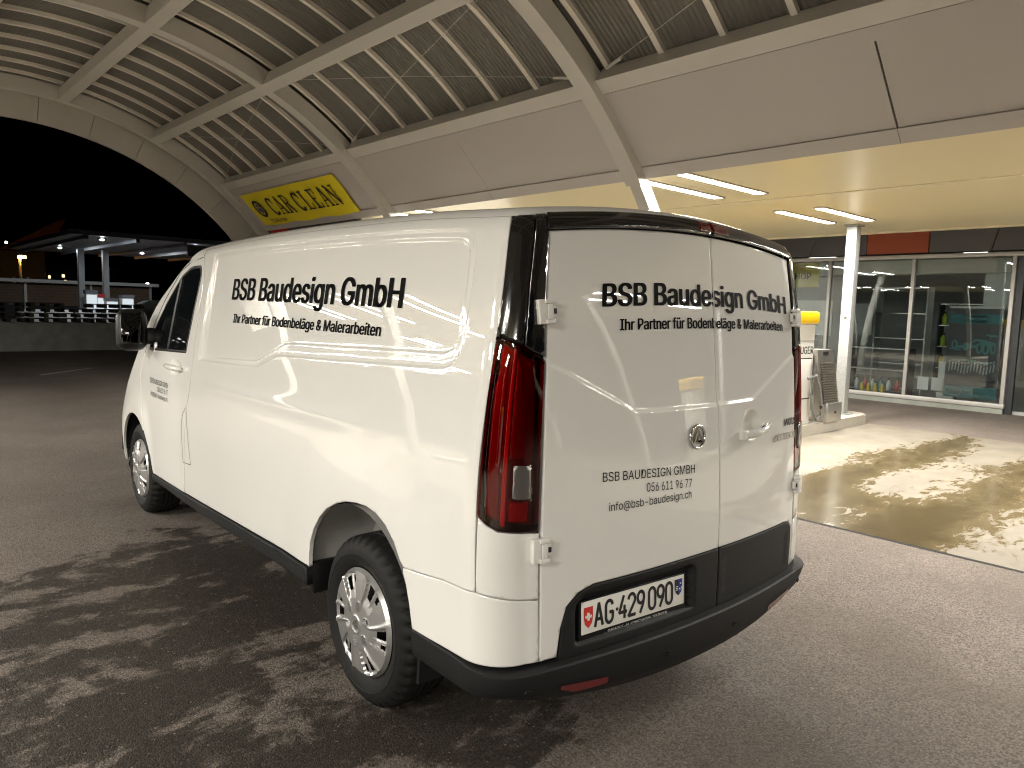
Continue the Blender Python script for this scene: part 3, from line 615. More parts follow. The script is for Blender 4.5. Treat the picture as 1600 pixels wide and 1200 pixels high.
box('side_panel', (1.6, -8.2, 4.05), (7.4, .10, .55), 'station', gs)
for x in (-5.25, -4.03): box('column', (x, -.7, 2.1), (.30, .30, 4.2), 'galv', gs, bev=.02)
lk = 0
for x in (-5.6, -1.2, 3.2):
    for y in (-6.8, 2.5):
        t = empty('station_lamp', (12.8 + x, 45.5 + y, 4.40), label='small white downlight under the far fuel canopy', cat='lamp', group='fuel canopy downlights'); box('rim', (0, 0, -.02), (.34, .34, .04), 'station', t); box('glow', (0, 0, -.046), (.11, .11, .012), 'cool_lamp', t)
rf = empty('pitched_roof_house', (10.3, 77, 0), label='dark house with red pitched roof rising behind the fuel canopy', cat='building')
M['rooftile'] = mat('roof_tile', (.09, .028, .022), .8, var=.2, vscale=3)
prism('roof_slope', [(-2.1, 5.6), (2.5, 8.5), (3.0, 8.6), (2.2, 6.8), (1.3, 5.6)], ((1, 0, 0), (0, 0, 1)), -5, 'rooftile', rf); box('wall', (-.4, 2.6, 2.75), (3.4, 4.6, 5.5), 'navy', rf)
def pump(x, y, w, h, label, red=False):
    t = empty('fuel_pump', (x, y, 0), label=label, cat='fuel pump', group='fuel pumps'); box('body', (0, 0, h * .45), (w, .5, h * .9), 'white', t, bev=.03); box('display', (0, -.256, h * .66), (w * .88, .01, h * .42), 'screen', t); box('head', (0, 0, h * .95), (w * 1.06, .54, h * .1), 'red' if red else 'station', t)
    for q in (-.25, .05, .3): tube('nozzle', [(q * w, -.28, h * .3), (q * w, -.30, h * .48)], .035, 'ink', t, n=6)
pump(7.72, 43.6, .56, 1.95, 'lit white fuel pump in front of the left station column'); pump(8.28, 44.2, .42, 1.75, 'lit fuel pump with red head between the station columns', True); pump(8.62, 43.2, .60, 1.55, 'low lit white fuel pump between the station columns'); pump(9.35, 43.0, .62, 1.75, 'lit white fuel pump just right of the right station column')
sl = empty('street_lamp', (8.55, 70, 0), label='street lamp with orange glow at the left edge', cat='street lamp'); tube('pole', [(0, 0, 0), (0, 0, 4.75)], .10, 'galv', sl); box('arm', (.15, 0, 4.78), (.6, .1, .08), 'galv', sl); box('lamp_head', (.15, 0, 4.74), (.6, .3, .10), 'galv', sl); box('lamp_glass', (.15, -.1, 4.62), (.5, .36, .14), 'sodium', sl)
for k in range(3): tag(tube('marker_post', [(7.9 + k * .42, 68.5 - .3 * k, 0), (7.9 + k * .42, 68.5 - .3 * k, 3.0 + .1 * (k % 2))], [.14, .09], 'white'), 'pale marker post lit orange below the street lamp', 'post', 'marker posts')
hs = empty('dark_house', (16.5, 109, 0), label='dark house with a few lit windows beyond the shed', cat='building'); box('wall', (0, 0, 2.6), (16, 8, 5.2), 'navy', hs); box('roof', (0, 0, 5.3), (17, 9, .3), 'navy', hs)
for x, z, w_, h_ in ((-.2, 4.2, .35, .6), (.4, 3.9, .25, .35), (1.9, 4.1, .3, .35), (2.1, 3.5, .25, .2), (-.3, 3.4, .25, .25), (.5, 3.4, .25, .25)):
    f_ = box('window', (x, -4.02, z), (w_ + .14, .05, h_ + .14), 'palletwood', hs); box('pane', (x, -4.06, z), (w_, .03, h_), 'winlit', f_)
for x, y, z, lb in ((10.5, 90, 6.9, 'tiny white lamp beside the red pitched roof'), (13.7, 90, 5.7, 'tiny warm lamp below the left end of the fuel canopy'), (19.6, 75, 2.95, 'small white lamp just above the van bonnet')):
    t = empty('far_lamp', (x, y, 0), label=lb, cat='lamp'); tube('pole', [(0, 0, 0), (0, 0, z)], .05, 'navy', t, n=6); box('glow', (0, -.06, z), (.22, .05, .22), 'dotwhite', t)
gb = empty('utility_box', (5.55, 25.2, 0), label='pale green utility cabinet behind the van mirror', cat='cabinet'); box('body', (0, 0, .7), (.9, .5, 1.4), 'green', gb, bev=.02); prism('roof', [(-.5, 1.4), (.5, 1.4), (.25, 1.52), (-.25, 1.52)], ((1, 0, 0), (0, 0, 1)), -.56, 'green', gb, (0, -.28, 0)); box('vent', (.05, -.256, .9), (.09, .01, .24), 'ink', gb); box('vent', (.05, -.256, 1.12), (.09, .01, .06), 'ink', gb)

# ------------------------------------------------------------------ white delivery van
def pch(xk, yk):
    xk=np.array(xk,float); yk=np.array(yk,float); h=np.diff(xk); d=np.diff(yk)/h
    m=np.zeros_like(yk); m[0]=d[0]; m[-1]=d[-1]
    for i in range(1,len(xk)-1):
        if d[i-1]*d[i]>0:
            w1=2*h[i]+h[i-1]; w2=h[i]+2*h[i-1]
            m[i]=(w1+w2)/(w1/d[i-1]+w2/d[i])
    def f(x):
        x=np.clip(np.asarray(x,float),xk[0],xk[-1]); i=np.clip(np.searchsorted(xk,x)-1,0,len(h)-1)
        t=(x-xk[i])/h[i]; t2=t*t; t3=t2*t
        return (2*t3-3*t2+1)*yk[i]+(t3-2*t2+t)*h[i]*m[i]+(-2*t3+3*t2)*yk[i+1]+(t3-t2)*h[i]*m[i+1]
    return f
def sst(a,b,x):
    t=np.clip((np.asarray(x,float)-a)/(b-a),0,1); return t*t*(3-2*t)
# ---- van body surface: a runs along the plan outline (0 = rear centre, |a|<.70 rear door, .70-.95 corner,
#      then the flank with a = y+.75), v runs up the side, over the cant rail and on across the roof
VW=pch([.2,.35,.55,.8,1.05,1.25,1.45,1.65,1.84],[.905,.922,.934,.940,.932,.913,.882,.848,.815])
VR=pch([.2,.5,.8,1.1,1.4,1.65,1.84],[.0,.0,.006,.025,.055,.083,.104])
VFS=pch([.2,.45,.65,.83,.95,1.06,1.22,1.38,1.55,1.67,1.8,1.84],[4.56,4.65,4.67,4.55,4.45,4.34,4.18,4.04,3.83,3.61,3.36,3.25])
VLN=pch([.1,.3,.7,1.2,1.8,2.5,3.0,3.4],[-.030,-.020,.000,.010,.014,.006,-.008,-.02])
VRY=lambda z: .42-.20*sst(.9,1.2,z)
V1=1.84; RR=.09; PH0=.215; VLEN=RR*(np.pi/2-PH0); V2=V1+VLEN
def vz(v):
    v=np.asarray(v,float); ph=PH0+np.clip((v-V1)/RR,0,np.pi/2-PH0)
    zc=V1-RR*np.sin(PH0)
    z=np.where(v<=V1,v,zc+RR*np.sin(ph)); ins=np.where(v<=V1,0,RR*(np.cos(PH0)-np.cos(ph)))
    ins=ins+np.clip(v-V2,0,None)
    return z,ins
def plan(a,v):
    a=np.asarray(a,float); v=np.asarray(v,float); sg=np.where(a<0,-1.,1.); a=np.abs(a)
    z,ins=vz(v); vc=np.minimum(v,V1); w=VW(vc)-ins; yr=VR(vc)+ins
    bow=.085-.04*sst(.8,1.7,vc); r=np.clip(.15-.05*sst(1.0,1.7,vc)-ins*.35,.04,.2); r=np.minimum(r,np.maximum(w*.5,.005))
    th0=np.arctan(2*bow*.85/.9); xs=np.maximum(w-r+r*np.sin(th0),.002)
    kb=bow/(.9*.9)
    # rear
    xr=np.minimum(a/.70,1)*xs; yrr=yr+kb*xr*xr
    ys0=yr+kb*xs*xs; yc=ys0+r*np.cos(th0)   # arc centre y (start at angle th0 from -y axis)
    th=th0+(np.pi/2-th0)*np.clip((a-.70)/.25,0,1)
    xc=w-r+r*np.sin(th); yc2=yc-r*np.cos(th)
    # flank
    q=np.clip((a-.95)/.9,0,1); yl=yc*(1-q)+.20*q+(a-.95)
    # front: quarter ellipse then bow
    rx=np.minimum(.40,w*.8); ry=VRY(vc); bf=.16; ysf=VFS(vc)-3*ins; narrow=.045*np.clip((yl-2.6)/2.4,0,1)**2
    xl=w-narrow
    t=np.clip((yl-ysf)/(.5*(rx+ry)),0,np.pi/2)
    xf=xl-rx*(1-np.cos(t)); yff=np.where(yl>ysf,ysf+ry*np.sin(t),yl)
    e=np.clip(yl-ysf-.5*(rx+ry)*np.pi/2,0,None)
    x0=np.maximum(w-.045-rx,.0); xe=np.maximum(xf-e,0); 
    u=np.where(x0>1e-4,np.clip(xe/np.maximum(x0,1e-4),0,1),0)
    yff=yff+np.where(e>0,bf*(1-u*u),0)
    x=np.where(a<.70,xr,np.where(a<.95,xc,np.where(e>0,xe,xf)))
    y=np.where(a<.70,yrr,np.where(a<.95,yc2,yff))
    crown=.062*np.clip(1-(x/.80)**2,0,1)*sst(1.25,1.9,v)
    lon=VLN(y)*sst(1.5,1.9,v)
    return np.stack([sg*x,y,z+crown+lon],-1)
def amax(v):
    vc=np.minimum(v,V1); z,ins=vz(v); w=VW(vc)-ins; rx=np.minimum(.40,w*.8); ry=VRY(vc); ysf=VFS(vc)-3*ins
    ye=ysf+.5*(rx+ry)*np.pi/2+np.maximum(w-.045-rx,0)
    return ye+.75
def nrm(a,v,S,h=.004):
    du=S(a+h,v)-S(a-h,v); dv=S(a,v+h)-S(a,v-h)
    n=np.cross(du,dv); n/=np.maximum(np.linalg.norm(n,axis=-1,keepdims=True),1e-9)
    return n

def seg_dist(px, py, poly):
    """signed distance to a closed polygon, positive inside"""
    P = np.array(poly, float); d = np.full(px.shape, 1e9); ins = np.zeros(px.shape, bool)
    for i in range(len(P)):
        ax, ay = P[i - 1]; bx, by = P[i]; ex, ey = bx - ax, by - ay
        t = np.clip(((px - ax) * ex + (py - ay) * ey) / max(ex * ex + ey * ey, 1e-12), 0, 1)
        d = np.minimum(d, np.hypot(px - ax - t * ex, py - ay - t * ey))
        c = (ay > py) != (by > py)
        with np.errstate(divide='ignore', invalid='ignore'): xi = ax + (py - ay) * ex / (ey if abs(ey) > 1e-12 else 1e-12)
        ins ^= c & (px < xi)
    return np.where(ins, d, -d)
def rounded(poly, r, n=6):
    P = [np.array(p, float) for p in poly]; out = []; N = len(P)
    rs = r if isinstance(r, (list, tuple)) else [r] * N
    for i in range(N):
        p, a, b = P[i], P[i - 1], P[(i + 1) % N]; rr = rs[i]
        if rr <= 0: out.append(tuple(p)); continue
        u = (a - p); lu = np.hypot(*u); w = (b - p); lw = np.hypot(*w); rr = min(rr, lu * .45, lw * .45)
        s, e = p + u / lu * rr, p + w / lw * rr
        for k in range(n + 1): t = k / n; out.append(tuple((1 - t) ** 2 * s + 2 * t * (1 - t) * p + t * t * e))
    return out
PANEL = rounded([(3.57, 1.235), (2.70, 1.262), (2.47, 1.335), (1.06, 1.383), (1.055, 1.848), (3.56, 1.850)], [.02, .05, .05, .11, .09, .03])
PANEL_IN = rounded([(3.535, 1.258), (2.74, 1.292), (2.42, 1.396), (1.095, 1.432), (1.09, 1.818), (3.525, 1.820)], [.02, .05, .05, .09, .07, .03])
CR = pch([0, .30, .37, .66, .75], [1.247, 1.252, 1.283, 1.42, 1.45])
def relief(a, v):
    A = np.abs(a)
    di = seg_dist(A, v, PANEL)
    side = -.007 * sst(-.002, .008, di) - .007 * sst(-.002, .008, seg_dist(A, v, PANEL_IN))
    side = side + .02 * (v - 1.55) * sst(.0, .03, di)
    side = side + .007 * np.exp(-((v - 1.12 + .012 * (A - 2.5)) / .035) ** 2) * sst(1.5, 1.9, A) * sst(3.5, 3.1, A)
    rd = np.hypot((A - 1.655), (v - .40)); side = side + .011 * sst(.74, .43, rd)
    rf = np.hypot((A - 5.0), (v - .36)); side = side + .014 * sst(.62, .44, rf) * sst(4.5, 4.75, A)
    side = side - .020 * np.clip(1 - ((A - 3.985) / .13) ** 2 - ((v - 1.165) / .05) ** 2, 0, 1)          # door-handle cup
    rear = .0065 * sst(.005, -.007, v - CR(np.minimum(A, .75))) * sst(.70, .66, A)
    rear = rear - .030 * np.clip(1 - ((a - .300) / .062) ** 2 - ((v - 1.150) / .062) ** 2, 0, 1)
    return np.where(A > .95, side, rear)
def SF(off=0., rel=relief):
    def S(a, v):
        p = plan(a, v); n = nrm(a, v, plan); d = off + (rel(a, v) if rel is not None else 0.)
        return p + n * np.asarray(d)[..., None] if np.ndim(d) else p + n * d
    return S
def resample(poly, step):
    out = []; n = len(poly)
    for i in range(n):
        a, b = np.array(poly[i], float), np.array(poly[(i + 1) % n], float); k = max(1, int(np.hypot(*(b - a)) / step))
        for j in range(k): out.append(a + (b - a) * j / k)
    return np.array(out)
def inset(loop, d):
    """move a CCW loop inward by d"""
    nx = np.roll(loop, -1, 0) - np.roll(loop, 1, 0); nx /= np.maximum(np.hypot(nx[:, 0], nx[:, 1])[:, None], 1e-9)
    nrm2 = np.stack([-nx[:, 1], nx[:, 0]], -1); return loop + nrm2 * d, -nrm2
def area(p): p = np.array(p); return .5 * np.sum(p[:, 0] * np.roll(p[:, 1], -1) - np.roll(p[:, 0], -1) * p[:, 1])
def patch(name, outer, m, parent, sgn=1, step=.022, holes=(), off=0., rel=relief, thick=.018, extra=None, edge=.005, roll=.0016, rim=True):
    loops = []
    for k, L in enumerate([outer] + list(holes)):
        q = [(sgn * p[0], p[1]) for p in L]; ccw = area(q) > 0
        if ccw != (k == 0): q = q[::-1]
        loops.append(resample(q, step))
    S = SF(off, rel); V = []; E = []; bnd = []; outn = []
    for L in loops:
        b = sum(len(x) for x in V); n = len(L); V.append(L); E += [(b + i, b + (i + 1) % n) for i in range(n)]; bnd.append(range(b, b + n))
    nb = sum(len(x) for x in V); on = []
    inner = []
    for L in loops: q, o_ = inset(L, edge); inner.append(q); on.append(o_)
    on = np.concatenate(on)
    amin, vmin = loops[0].min(0); ax_, vx_ = loops[0].max(0)
    gx, gy = np.meshgrid(np.arange(amin + step / 2, ax_, step), np.arange(vmin + step / 2, vx_, step)); gx = gx + (np.arange(gx.shape[0]) % 2)[:, None] * step / 2
    pts = np.stack([gx.ravel(), gy.ravel()], -1)
    if extra is not None: pts = np.concatenate([pts, np.array([(sgn * p[0], p[1]) for p in extra])])
    cand = np.concatenate(inner + [pts])
    d = seg_dist(cand[:, 0], cand[:, 1], loops[0])
    for h in loops[1:]: d = np.minimum(d, -seg_dist(cand[:, 0], cand[:, 1], h))
    ni = sum(len(q) for q in inner); keep = np.where(np.arange(len(cand)) < ni, d > edge * .8, d > edge * 1.6)
    allv = np.concatenate(V + [cand[keep]])
    r = delaunay_2d_cdt([Vector((float(p[0]), float(p[1]))) for p in allv], E, [], 0, 1e-6)
    vv = np.array([(p[0], p[1]) for p in r[0]]); tri = [f for f in r[2]]
    T_ = []
    for f in tri:
        for k in range(1, len(f) - 1): T_.append((f[0], f[k], f[k + 1]))
    T_ = np.array(T_); c = vv[T_].mean(1)
    ok = seg_dist(c[:, 0], c[:, 1], loops[0]) > 1e-5
    for h in loops[1:]: ok &= seg_dist(c[:, 0], c[:, 1], h) < -1e-5
    T_ = T_[ok]
    e1 = vv[T_[:, 1]] - vv[T_[:, 0]]; e2 = vv[T_[:, 2]] - vv[T_[:, 0]]; fl = (e1[:, 0] * e2[:, 1] - e1[:, 1] * e2[:, 0]) < 0
    T_[fl] = T_[fl][:, ::-1]
    p3 = S(vv[:, 0], vv[:, 1]); n3 = nrm(vv[:, 0], vv[:, 1], S)
    # boundary vertices: rolled edge
    omap = {}
    for i, src in enumerate(r[3]):
        for s_ in src:
            if s_ < nb: omap[s_] = i
    du = S(vv[:, 0] + .003, vv[:, 1]) - S(vv[:, 0] - .003, vv[:, 1]); dv = S(vv[:, 0], vv[:, 1] + .003) - S(vv[:, 0], vv[:, 1] - .003)
    verts = p3.copy(); norms = n3.copy(); ot = {}
    for k in range(nb):
        i = omap.get(k)
        if i is None: continue
        t = du[i] / np.linalg.norm(du[i]) * on[k, 0] + dv[i] / np.linalg.norm(dv[i]) * on[k, 1]; t /= max(np.linalg.norm(t), 1e-9)
        ot[k] = t
        if roll: verts[i] = p3[i] - n3[i] * roll; nn = n3[i] * .72 + t * .70; norms[i] = nn / np.linalg.norm(nn)
    faces = [tuple(map(int, f)) for f in T_]; ln = [norms[i] for f in faces for i in f]
    if rim:
        base = len(verts); ex = []; idx = {}
        for k in range(nb):
            i = omap.get(k)
            if i is None: continue
            idx[k] = base + len(ex); ex.append(p3[i] - n3[i] * thick)
        verts = np.concatenate([verts, np.array(ex)])
        for a_, b_ in E:
            if a_ in idx and b_ in idx:
                f = (omap[a_], idx[a_], idx[b_], omap[b_]); faces.append(f); ln += [ot[a_], ot[a_], ot[b_], ot[b_]]
    me = bpy.data.meshes.new(name); me.from_pydata([tuple(map(float, p)) for p in verts], [], faces)
    me.polygons.foreach_set('use_smooth', [True] * len(me.polygons)); me.update()
    me.normals_split_custom_set([tuple(map(float, q)) for q in ln])
    return link(name, me, m, parent)
def gridpatch(name, rows, m, parent, off=0., rel=None, thick=0.):
    """rows: list of (v, [a...]) with equal column counts"""
    S = SF(off, rel); a = np.array([r_[1] for r_ in rows], float); v = np.repeat(np.array([[r_[0]] for r_ in rows], float), a.shape[1], 1)
    p = S(a.ravel(), v.ravel()); nr, nc = a.shape; n = nrm(a.ravel(), v.ravel(), S)
    f = [(i * nc + k, i * nc + k + 1, (i + 1) * nc + k + 1, (i + 1) * nc + k) for i in range(nr - 1) for k in range(nc - 1)]
    me = bpy.data.meshes.new(name); me.from_pydata([tuple(map(float, q)) for q in p], [], f); me.polygons.foreach_set('use_smooth', [True] * len(f)); me.update()
    bad = ~np.isfinite(n).all(-1) | (np.linalg.norm(n, axis=-1) < .5); n[bad] = (0, 0, 1)
    me.normals_split_custom_set_from_vertices([tuple(map(float, q)) for q in n])
    return link(name, me, m, parent)
van = empty('delivery_van', (0, 0, 0), -0.036, label='white panel van with black company lettering parked under the vault', cat='van')
def arch_pts(c, z, rx, rz, d0, d1, n=26): return [(c + rx * math.cos(rad(t)), z + rz * math.sin(rad(t))) for t in np.linspace(d0, d1, n)]
G = .0032
REAR_ARCH = [(2.052, .466), (2.045, .52), (2.028, .585), (1.99, .65), (1.935, .712), (1.865, .765), (1.785, .803), (1.70, .828), (1.62, .841), (1.54, .845), (1.465, .835), (1.40, .808), (1.345, .765), (1.30, .705), (1.265, .635), (1.246, .57), (1.233, .50)]
REAR_ARCH = [tuple(p) for p in np.stack([np.interp(np.linspace(0, 16, 65), range(17), np.convolve(np.pad([q[k] for q in REAR_ARCH], 1, mode='edge'), [.0, 1, .0], 'same')[1:-1]) for k in (0, 1)], -1)]
FRONT_ARCH = arch_pts(5.0, .36, .43, .39, 2, 178)
DOOR_R = [(3.84, .405), (3.785, .60), (3.745, .90), (3.69, 1.05), (3.675, 1.10), (3.67, 1.25), (3.685, 1.69), (3.72, 1.80), (3.76, 1.845)]
DOOR_F = [(3.76, 1.845), (3.98, 1.832), (4.17, 1.778), (4.40, 1.605), (4.55, 1.465), (4.68, 1.335), (4.76, 1.20), (4.845, 1.02), (4.70, .66)]
WIN = rounded([(3.805, 1.262), (3.735, 1.73), (3.775, 1.795), (3.97, 1.797), (4.14, 1.746), (4.373, 1.570), (4.516, 1.438), (4.63, 1.325), (4.655, 1.232)], [.015, .03, .03, .05, .05, .05, .03, .03, .01])
LIGHT = rounded([(.656, .902), (.80, .915), (.845, .935), (.874, .955), (.877, 1.23), (.882, 1.500), (.76, 1.474), (.659, 1.430)], [.012, .02, .02, .01, 0, .012, 0, .012])
for sg in (-1, 1):
    st_ = .016 if sg < 0 else .04
    body = [(.882, .718)] + [(1.05, .712), (1.20, .696), (1.28, .690)] + [p for p in REAR_ARCH[::-1] if p[1] > .692 or p[0] > 1.7] + [(2.062, .466 + G), (3.84 - G, .405 + G)] + [(p[0] - G, p[1]) for p in DOOR_R[1:]] + [(3.76, 1.896), (.882, 1.896)]
    # thin out any duplicate rear-arch start
    extra = []
    for PP in (PANEL, PANEL_IN):
        LP_ = resample(PP if area(PP) > 0 else PP[::-1], .010)
        for d_ in (-.004, 0., .005, .010): extra += [tuple(q) for q in inset(LP_, d_)[0]]
    if sg > 0: extra = None
    patch('side_panel', body, 'paint', van, sg, st_, extra=extra)
    low = [(.656, .487), (.656, .686), (.77, .700), (.88, .715), (1.05, .709), (1.20, .693), (1.28, .687)] + [p for p in REAR_ARCH if p[1] <= .684 and p[0] < 1.6] + [(1.232, .487)]
    patch('lower_corner_panel', low, 'paint', van, sg, st_ * 1.2)
    patch('corner_panel', [(.656, .690), (.77, .704), (.878, .719), (.874, .950), (.845, .930), (.80, .910), (.656, .897)], 'paint', van, sg, st_ * 1.2)
    lm = LIGHT
    lamp = patch('tail_lamp', lm, 'red_lens', van, sg, .018, off=.004, rel=None, thick=.03)
    patch('housing', [(.66, .915), (.86, .955), (.865, 1.485), (.665, 1.425)], 'lamp_dark', lamp, sg, .03, off=-.030, rel=None, rim=False)
    patch('light_strip', [(.774, .925), (.792, .928), (.790, 1.465), (.775, 1.46)], 'lamp_bright', lamp, sg, .02, off=-.008, rel=None)
    patch('reversing_lamp', [(.685, 1.005), (.755, 1.01), (.755, 1.115), (.690, 1.11)], 'silver', lamp, sg, .02, off=.0052, rel=None)
    patch('lower_reflector', [(.685, .935), (.757, .94), (.757, .998), (.685, .995)], 'lamp_bright', lamp, sg, .02, off=-.012, rel=None)
    patch('inner_fin', [(.70, 1.13), (.765, 1.13), (.765, 1.44), (.735, 1.38), (.71, 1.27)], 'lamp_red', lamp, sg, .02, off=-.014, rel=None)
    patch('outer_fin', [(.80, .94), (.845, .96), (.86, 1.35), (.81, 1.45)], 'lamp_dark', lamp, sg, .02, off=-.010, rel=None)
    patch('reversing_cover', [(.683, 1.002), (.757, 1.007), (.757, 1.118), (.688, 1.113)], 'clear_lens', lamp, sg, .02, off=.0085, rel=None, thick=.004)
    # gloss black corner post
    patch('pillar_trim', [(.661, 1.437), (.745, 1.471), (.745, 1.893), (.690, 1.893), (.678, 1.82)], 'gloss_black', van, sg, .02, off=.006, rel=None)
    patch('pillar_trim', [(.750, 1.476), (.879, 1.506), (.877, 1.80), rounded([(.877, 1.80), (.877, 1.893), (.75, 1.893)], [.0, .05, 0])[3], (.84, 1.893), (.750, 1.893)], 'gloss_black', van, sg, .02, off=.004, rel=None)
    # door, glass and fender
    door = [(3.84 + G, .405)] + [(p[0] + G, p[1]) for p in DOOR_R[1:-1]] + [(p[0], p[1] - G) for p in DOOR_F] + [p for p in FRONT_ARCH[::-1] if p[0] < 4.62 and p[1] < .65][::-1][:0] + [(4.645, .58), (4.60, .50), (4.572, .385)]
    dr = patch('front_door', door, 'paint', van, sg, st_, holes=[WIN])
    gl = patch('window', WIN, 'glass_dark', dr, sg, .03, off=-.006, rel=None, rim=False, roll=0)
    patch('window_seal', WIN, 'plastic2', dr, sg, .03, off=.001, rel=None, holes=[inset(resample(WIN if area(WIN) > 0 else WIN[::-1], .02), .016)[0].tolist()], edge=.003)
    patch('window_bar', [(4.125, 1.745), (4.165, 1.735), (4.225, 1.262), (4.180, 1.262)], 'plastic2', dr, sg, .03, off=.0, rel=None)
    fend = [(4.76 + 2 * G, 1.197), (4.845 + 2 * G, 1.02), (4.705, .665)] + [p for p in FRONT_ARCH[::-1] if p[0] > 4.70] + [(5.43, .33), (5.6, .33), (5.6, .75), (5.45, 1.0), (5.22, 1.197)]
    patch('fender', fend, 'paint', van, sg, st_ * 1.4)
    patch('sill', [(2.055, .463), (3.0, .432), (4.566, .380), (4.566, .345), (3.6, .352), (2.055, .385)], 'plastic', van, sg, .035, off=.010, thick=.06)
# fuel/charging flap outline on the near flank, as a thin shut line
def surf_stroke(name, pts, w, m, parent, off=.001, rel=relief):
    P = resample(list(pts) + [pts[-1]], .012)[:-1]; S = SF(off, rel); d = np.gradient(P, axis=0); d /= np.maximum(np.hypot(d[:, 0], d[:, 1])[:, None], 1e-9); n = np.stack([-d[:, 1], d[:, 0]], -1) * w / 2
    L_, R_ = P + n, P - n; a = S(L_[:, 0], L_[:, 1]); b = S(R_[:, 0], R_[:, 1]); k = len(P)
    return pydata(name, np.concatenate([a, b]), [(i, i + k, i + k + 1, i + 1) for i in range(k - 1)], m, parent)
surf_stroke('flap_shut_line', [(-3.735, .945), (-3.79, .905), (-3.82, .84), (-3.815, .60), (-3.66, .612)], .004, 'joint', van, .0012)
# roof, windscreen, bonnet
cols = np.r_[np.linspace(0, .70, 22), np.linspace(.70, .95, 14)[1:], np.linspace(0, 1, 70)[1:] + 10]
def row(v):
    am = float(amax(v)); r_ = [c if c < 9 else .95 + (am - .95) * (c - 10) for c in cols]; return [-x for x in r_[::-1]] + r_[1:]
vr = np.r_[np.linspace(1.894, V2, 9), np.linspace(V2, V2 + .735, 40)[1:]]
gridpatch('roof', [(v, row(v)) for v in vr], 'paint', van)
dfi = lambda v: float(np.interp(v, [1.2, 1.335, 1.465, 1.605, 1.778, 1.832, 1.845], [4.76, 4.68, 4.55, 4.40, 4.17, 3.98, 3.76]))
for sg in (-1, 1):
    rows = []
    for v in np.linspace(1.197, 1.843, 30): rows.append((v, [sg * x for x in np.linspace(dfi(v) + .004, max(dfi(v), float(amax(v)) - .95) + .12, 10)][::sg]))
    gridpatch('front_pillar', rows, 'paint', van)
    gridpatch('cant_rail', [(v, [sg * x for x in np.linspace(3.76, float(amax(v)) - .75, 24)][::sg]) for v in np.linspace(1.843, 1.896, 5)], 'paint', van)
rows = []
for v in np.linspace(1.197, 1.896, 24):
    a0 = max(dfi(min(v, 1.845)), float(amax(v)) - .95) + .11 if v < 1.845 else float(amax(v)) - .76; am = float(amax(v)); h_ = np.linspace(a0, am, 20); rows.append((v, list(h_) ))
gridpatch('windscreen', rows, 'glass_dark', van); gridpatch('windscreen', [(v, [-x for x in h_[::-1]]) for v, h_ in rows], 'glass_dark', van)
for sg in (-1, 1):
    rows = [(v, [sg * x for x in np.linspace(np.interp(v, [.75, 1.0, 1.197], [5.6, 5.45, 5.22]), float(amax(v)), 26)][::sg]) for v in np.linspace(.74, 1.2, 16)]; gridpatch('bonnet', rows, 'paint', van)
    rows = [(v, [sg * x for x in np.linspace(5.43 if v < .33 else 5.6, float(amax(v)), 26)][::sg]) for v in np.linspace(.25, .74, 12)]; gridpatch('front_bumper', rows, 'plastic', van)
# rear doors
ed = [(.656, .487), (.652, .69), (.651, .90), (.655, 1.42), (.662, 1.57), (.675, 1.80), (.680, 1.834)]
LD = [(-p[0] + G, p[1]) for p in ed] + [(.093 - G, 1.834), (.093 - G, .703), (-.08, .703), (-.47, .700), (-.525, .683), (-.565, .645), (-.585, .58), (-.598, .487)]
RD = [(.093 + G, .703), (.56, .697), (.61, .69), (.636, .662), (.642, .60), (.640, .487)] + [(p[0] - G, p[1]) for p in ed] + [(.093 + G, 1.834)]
crz = [(x, float(CR(abs(x))) + d) for x in np.linspace(-.65, .65, 110) for d in (-.012, -.007, -.001, .005, .010)]
dish = [(.300 + .062 * k * math.cos(t), 1.150 + .062 * k * math.sin(t)) for k in (.3, .6, .8, .95, 1.02) for t in np.linspace(0, 2 * math.pi, 25)[:-1]]
d1 = patch('rear_door', LD, 'paint', van, 1, .016, extra=[p for p in crz if p[0] < .08]); d1['label'] = 'wide left rear door with number plate'
d2 = patch('rear_door', RD, 'paint', van, 1, .016, extra=[p for p in crz if p[0] > .11] + dish); d2['label'] = 'narrow right rear door with handle'
# top band with brake lamp
BT = lambda a0, a1: [(a0, 1.838)] + [(x, 1.838) for x in np.linspace(a0, a1, 8)[1:-1]] + [(a1, 1.838), (a1, 1.890), (a0, 1.890)]
patch('top_band', BT(-.688, .090), 'gloss_black', van, 1, .02, off=.014, rel=None, thick=.03); patch('top_band', BT(.096, .688), 'gloss_black', van, 1, .02, off=.014, rel=None, thick=.03)
patch('brake_lamp', rounded([(.015, 1.848), (.088, 1.848), (.088, 1.882), (.02, 1.882)], .006), 'reflector', van, 1, .02, off=.0165, rel=None, thick=.004); patch('brake_lamp', rounded([(.098, 1.848), (.20, 1.848), (.195, 1.882), (.098, 1.882)], .006), 'reflector', van, 1, .02, off=.0165, rel=None, thick=.004)
# inner shell so that the shut lines read dark
vr2 = np.r_[np.linspace(.86, 1.84, 20), np.linspace(1.84, V2 + .5, 14)[1:]]
gridpatch('inner_shell', [(v, row(v)) for v in vr2], 'dark', van, off=-.036)
for sg in (-1, 1): gridpatch('inner_flank', [(v, [sg * x for x in np.linspace(2.12, 4.50, 20)][::sg]) for v in (.40, .6, .9)], 'dark', van, off=-.03)
gridpatch('inner_flank', [(v, list(np.linspace(-.9, .9, 40))) for v in (.45, .65, .88)], 'dark', van, off=-.05)
box('floor_pan', (0, 2.6, .44), (1.24, 4.7, .18), 'dark', van); box('battery_tray', (0, 2.55, .30), (1.15, 1.6, .16), 'plastic', van, bev=.03)
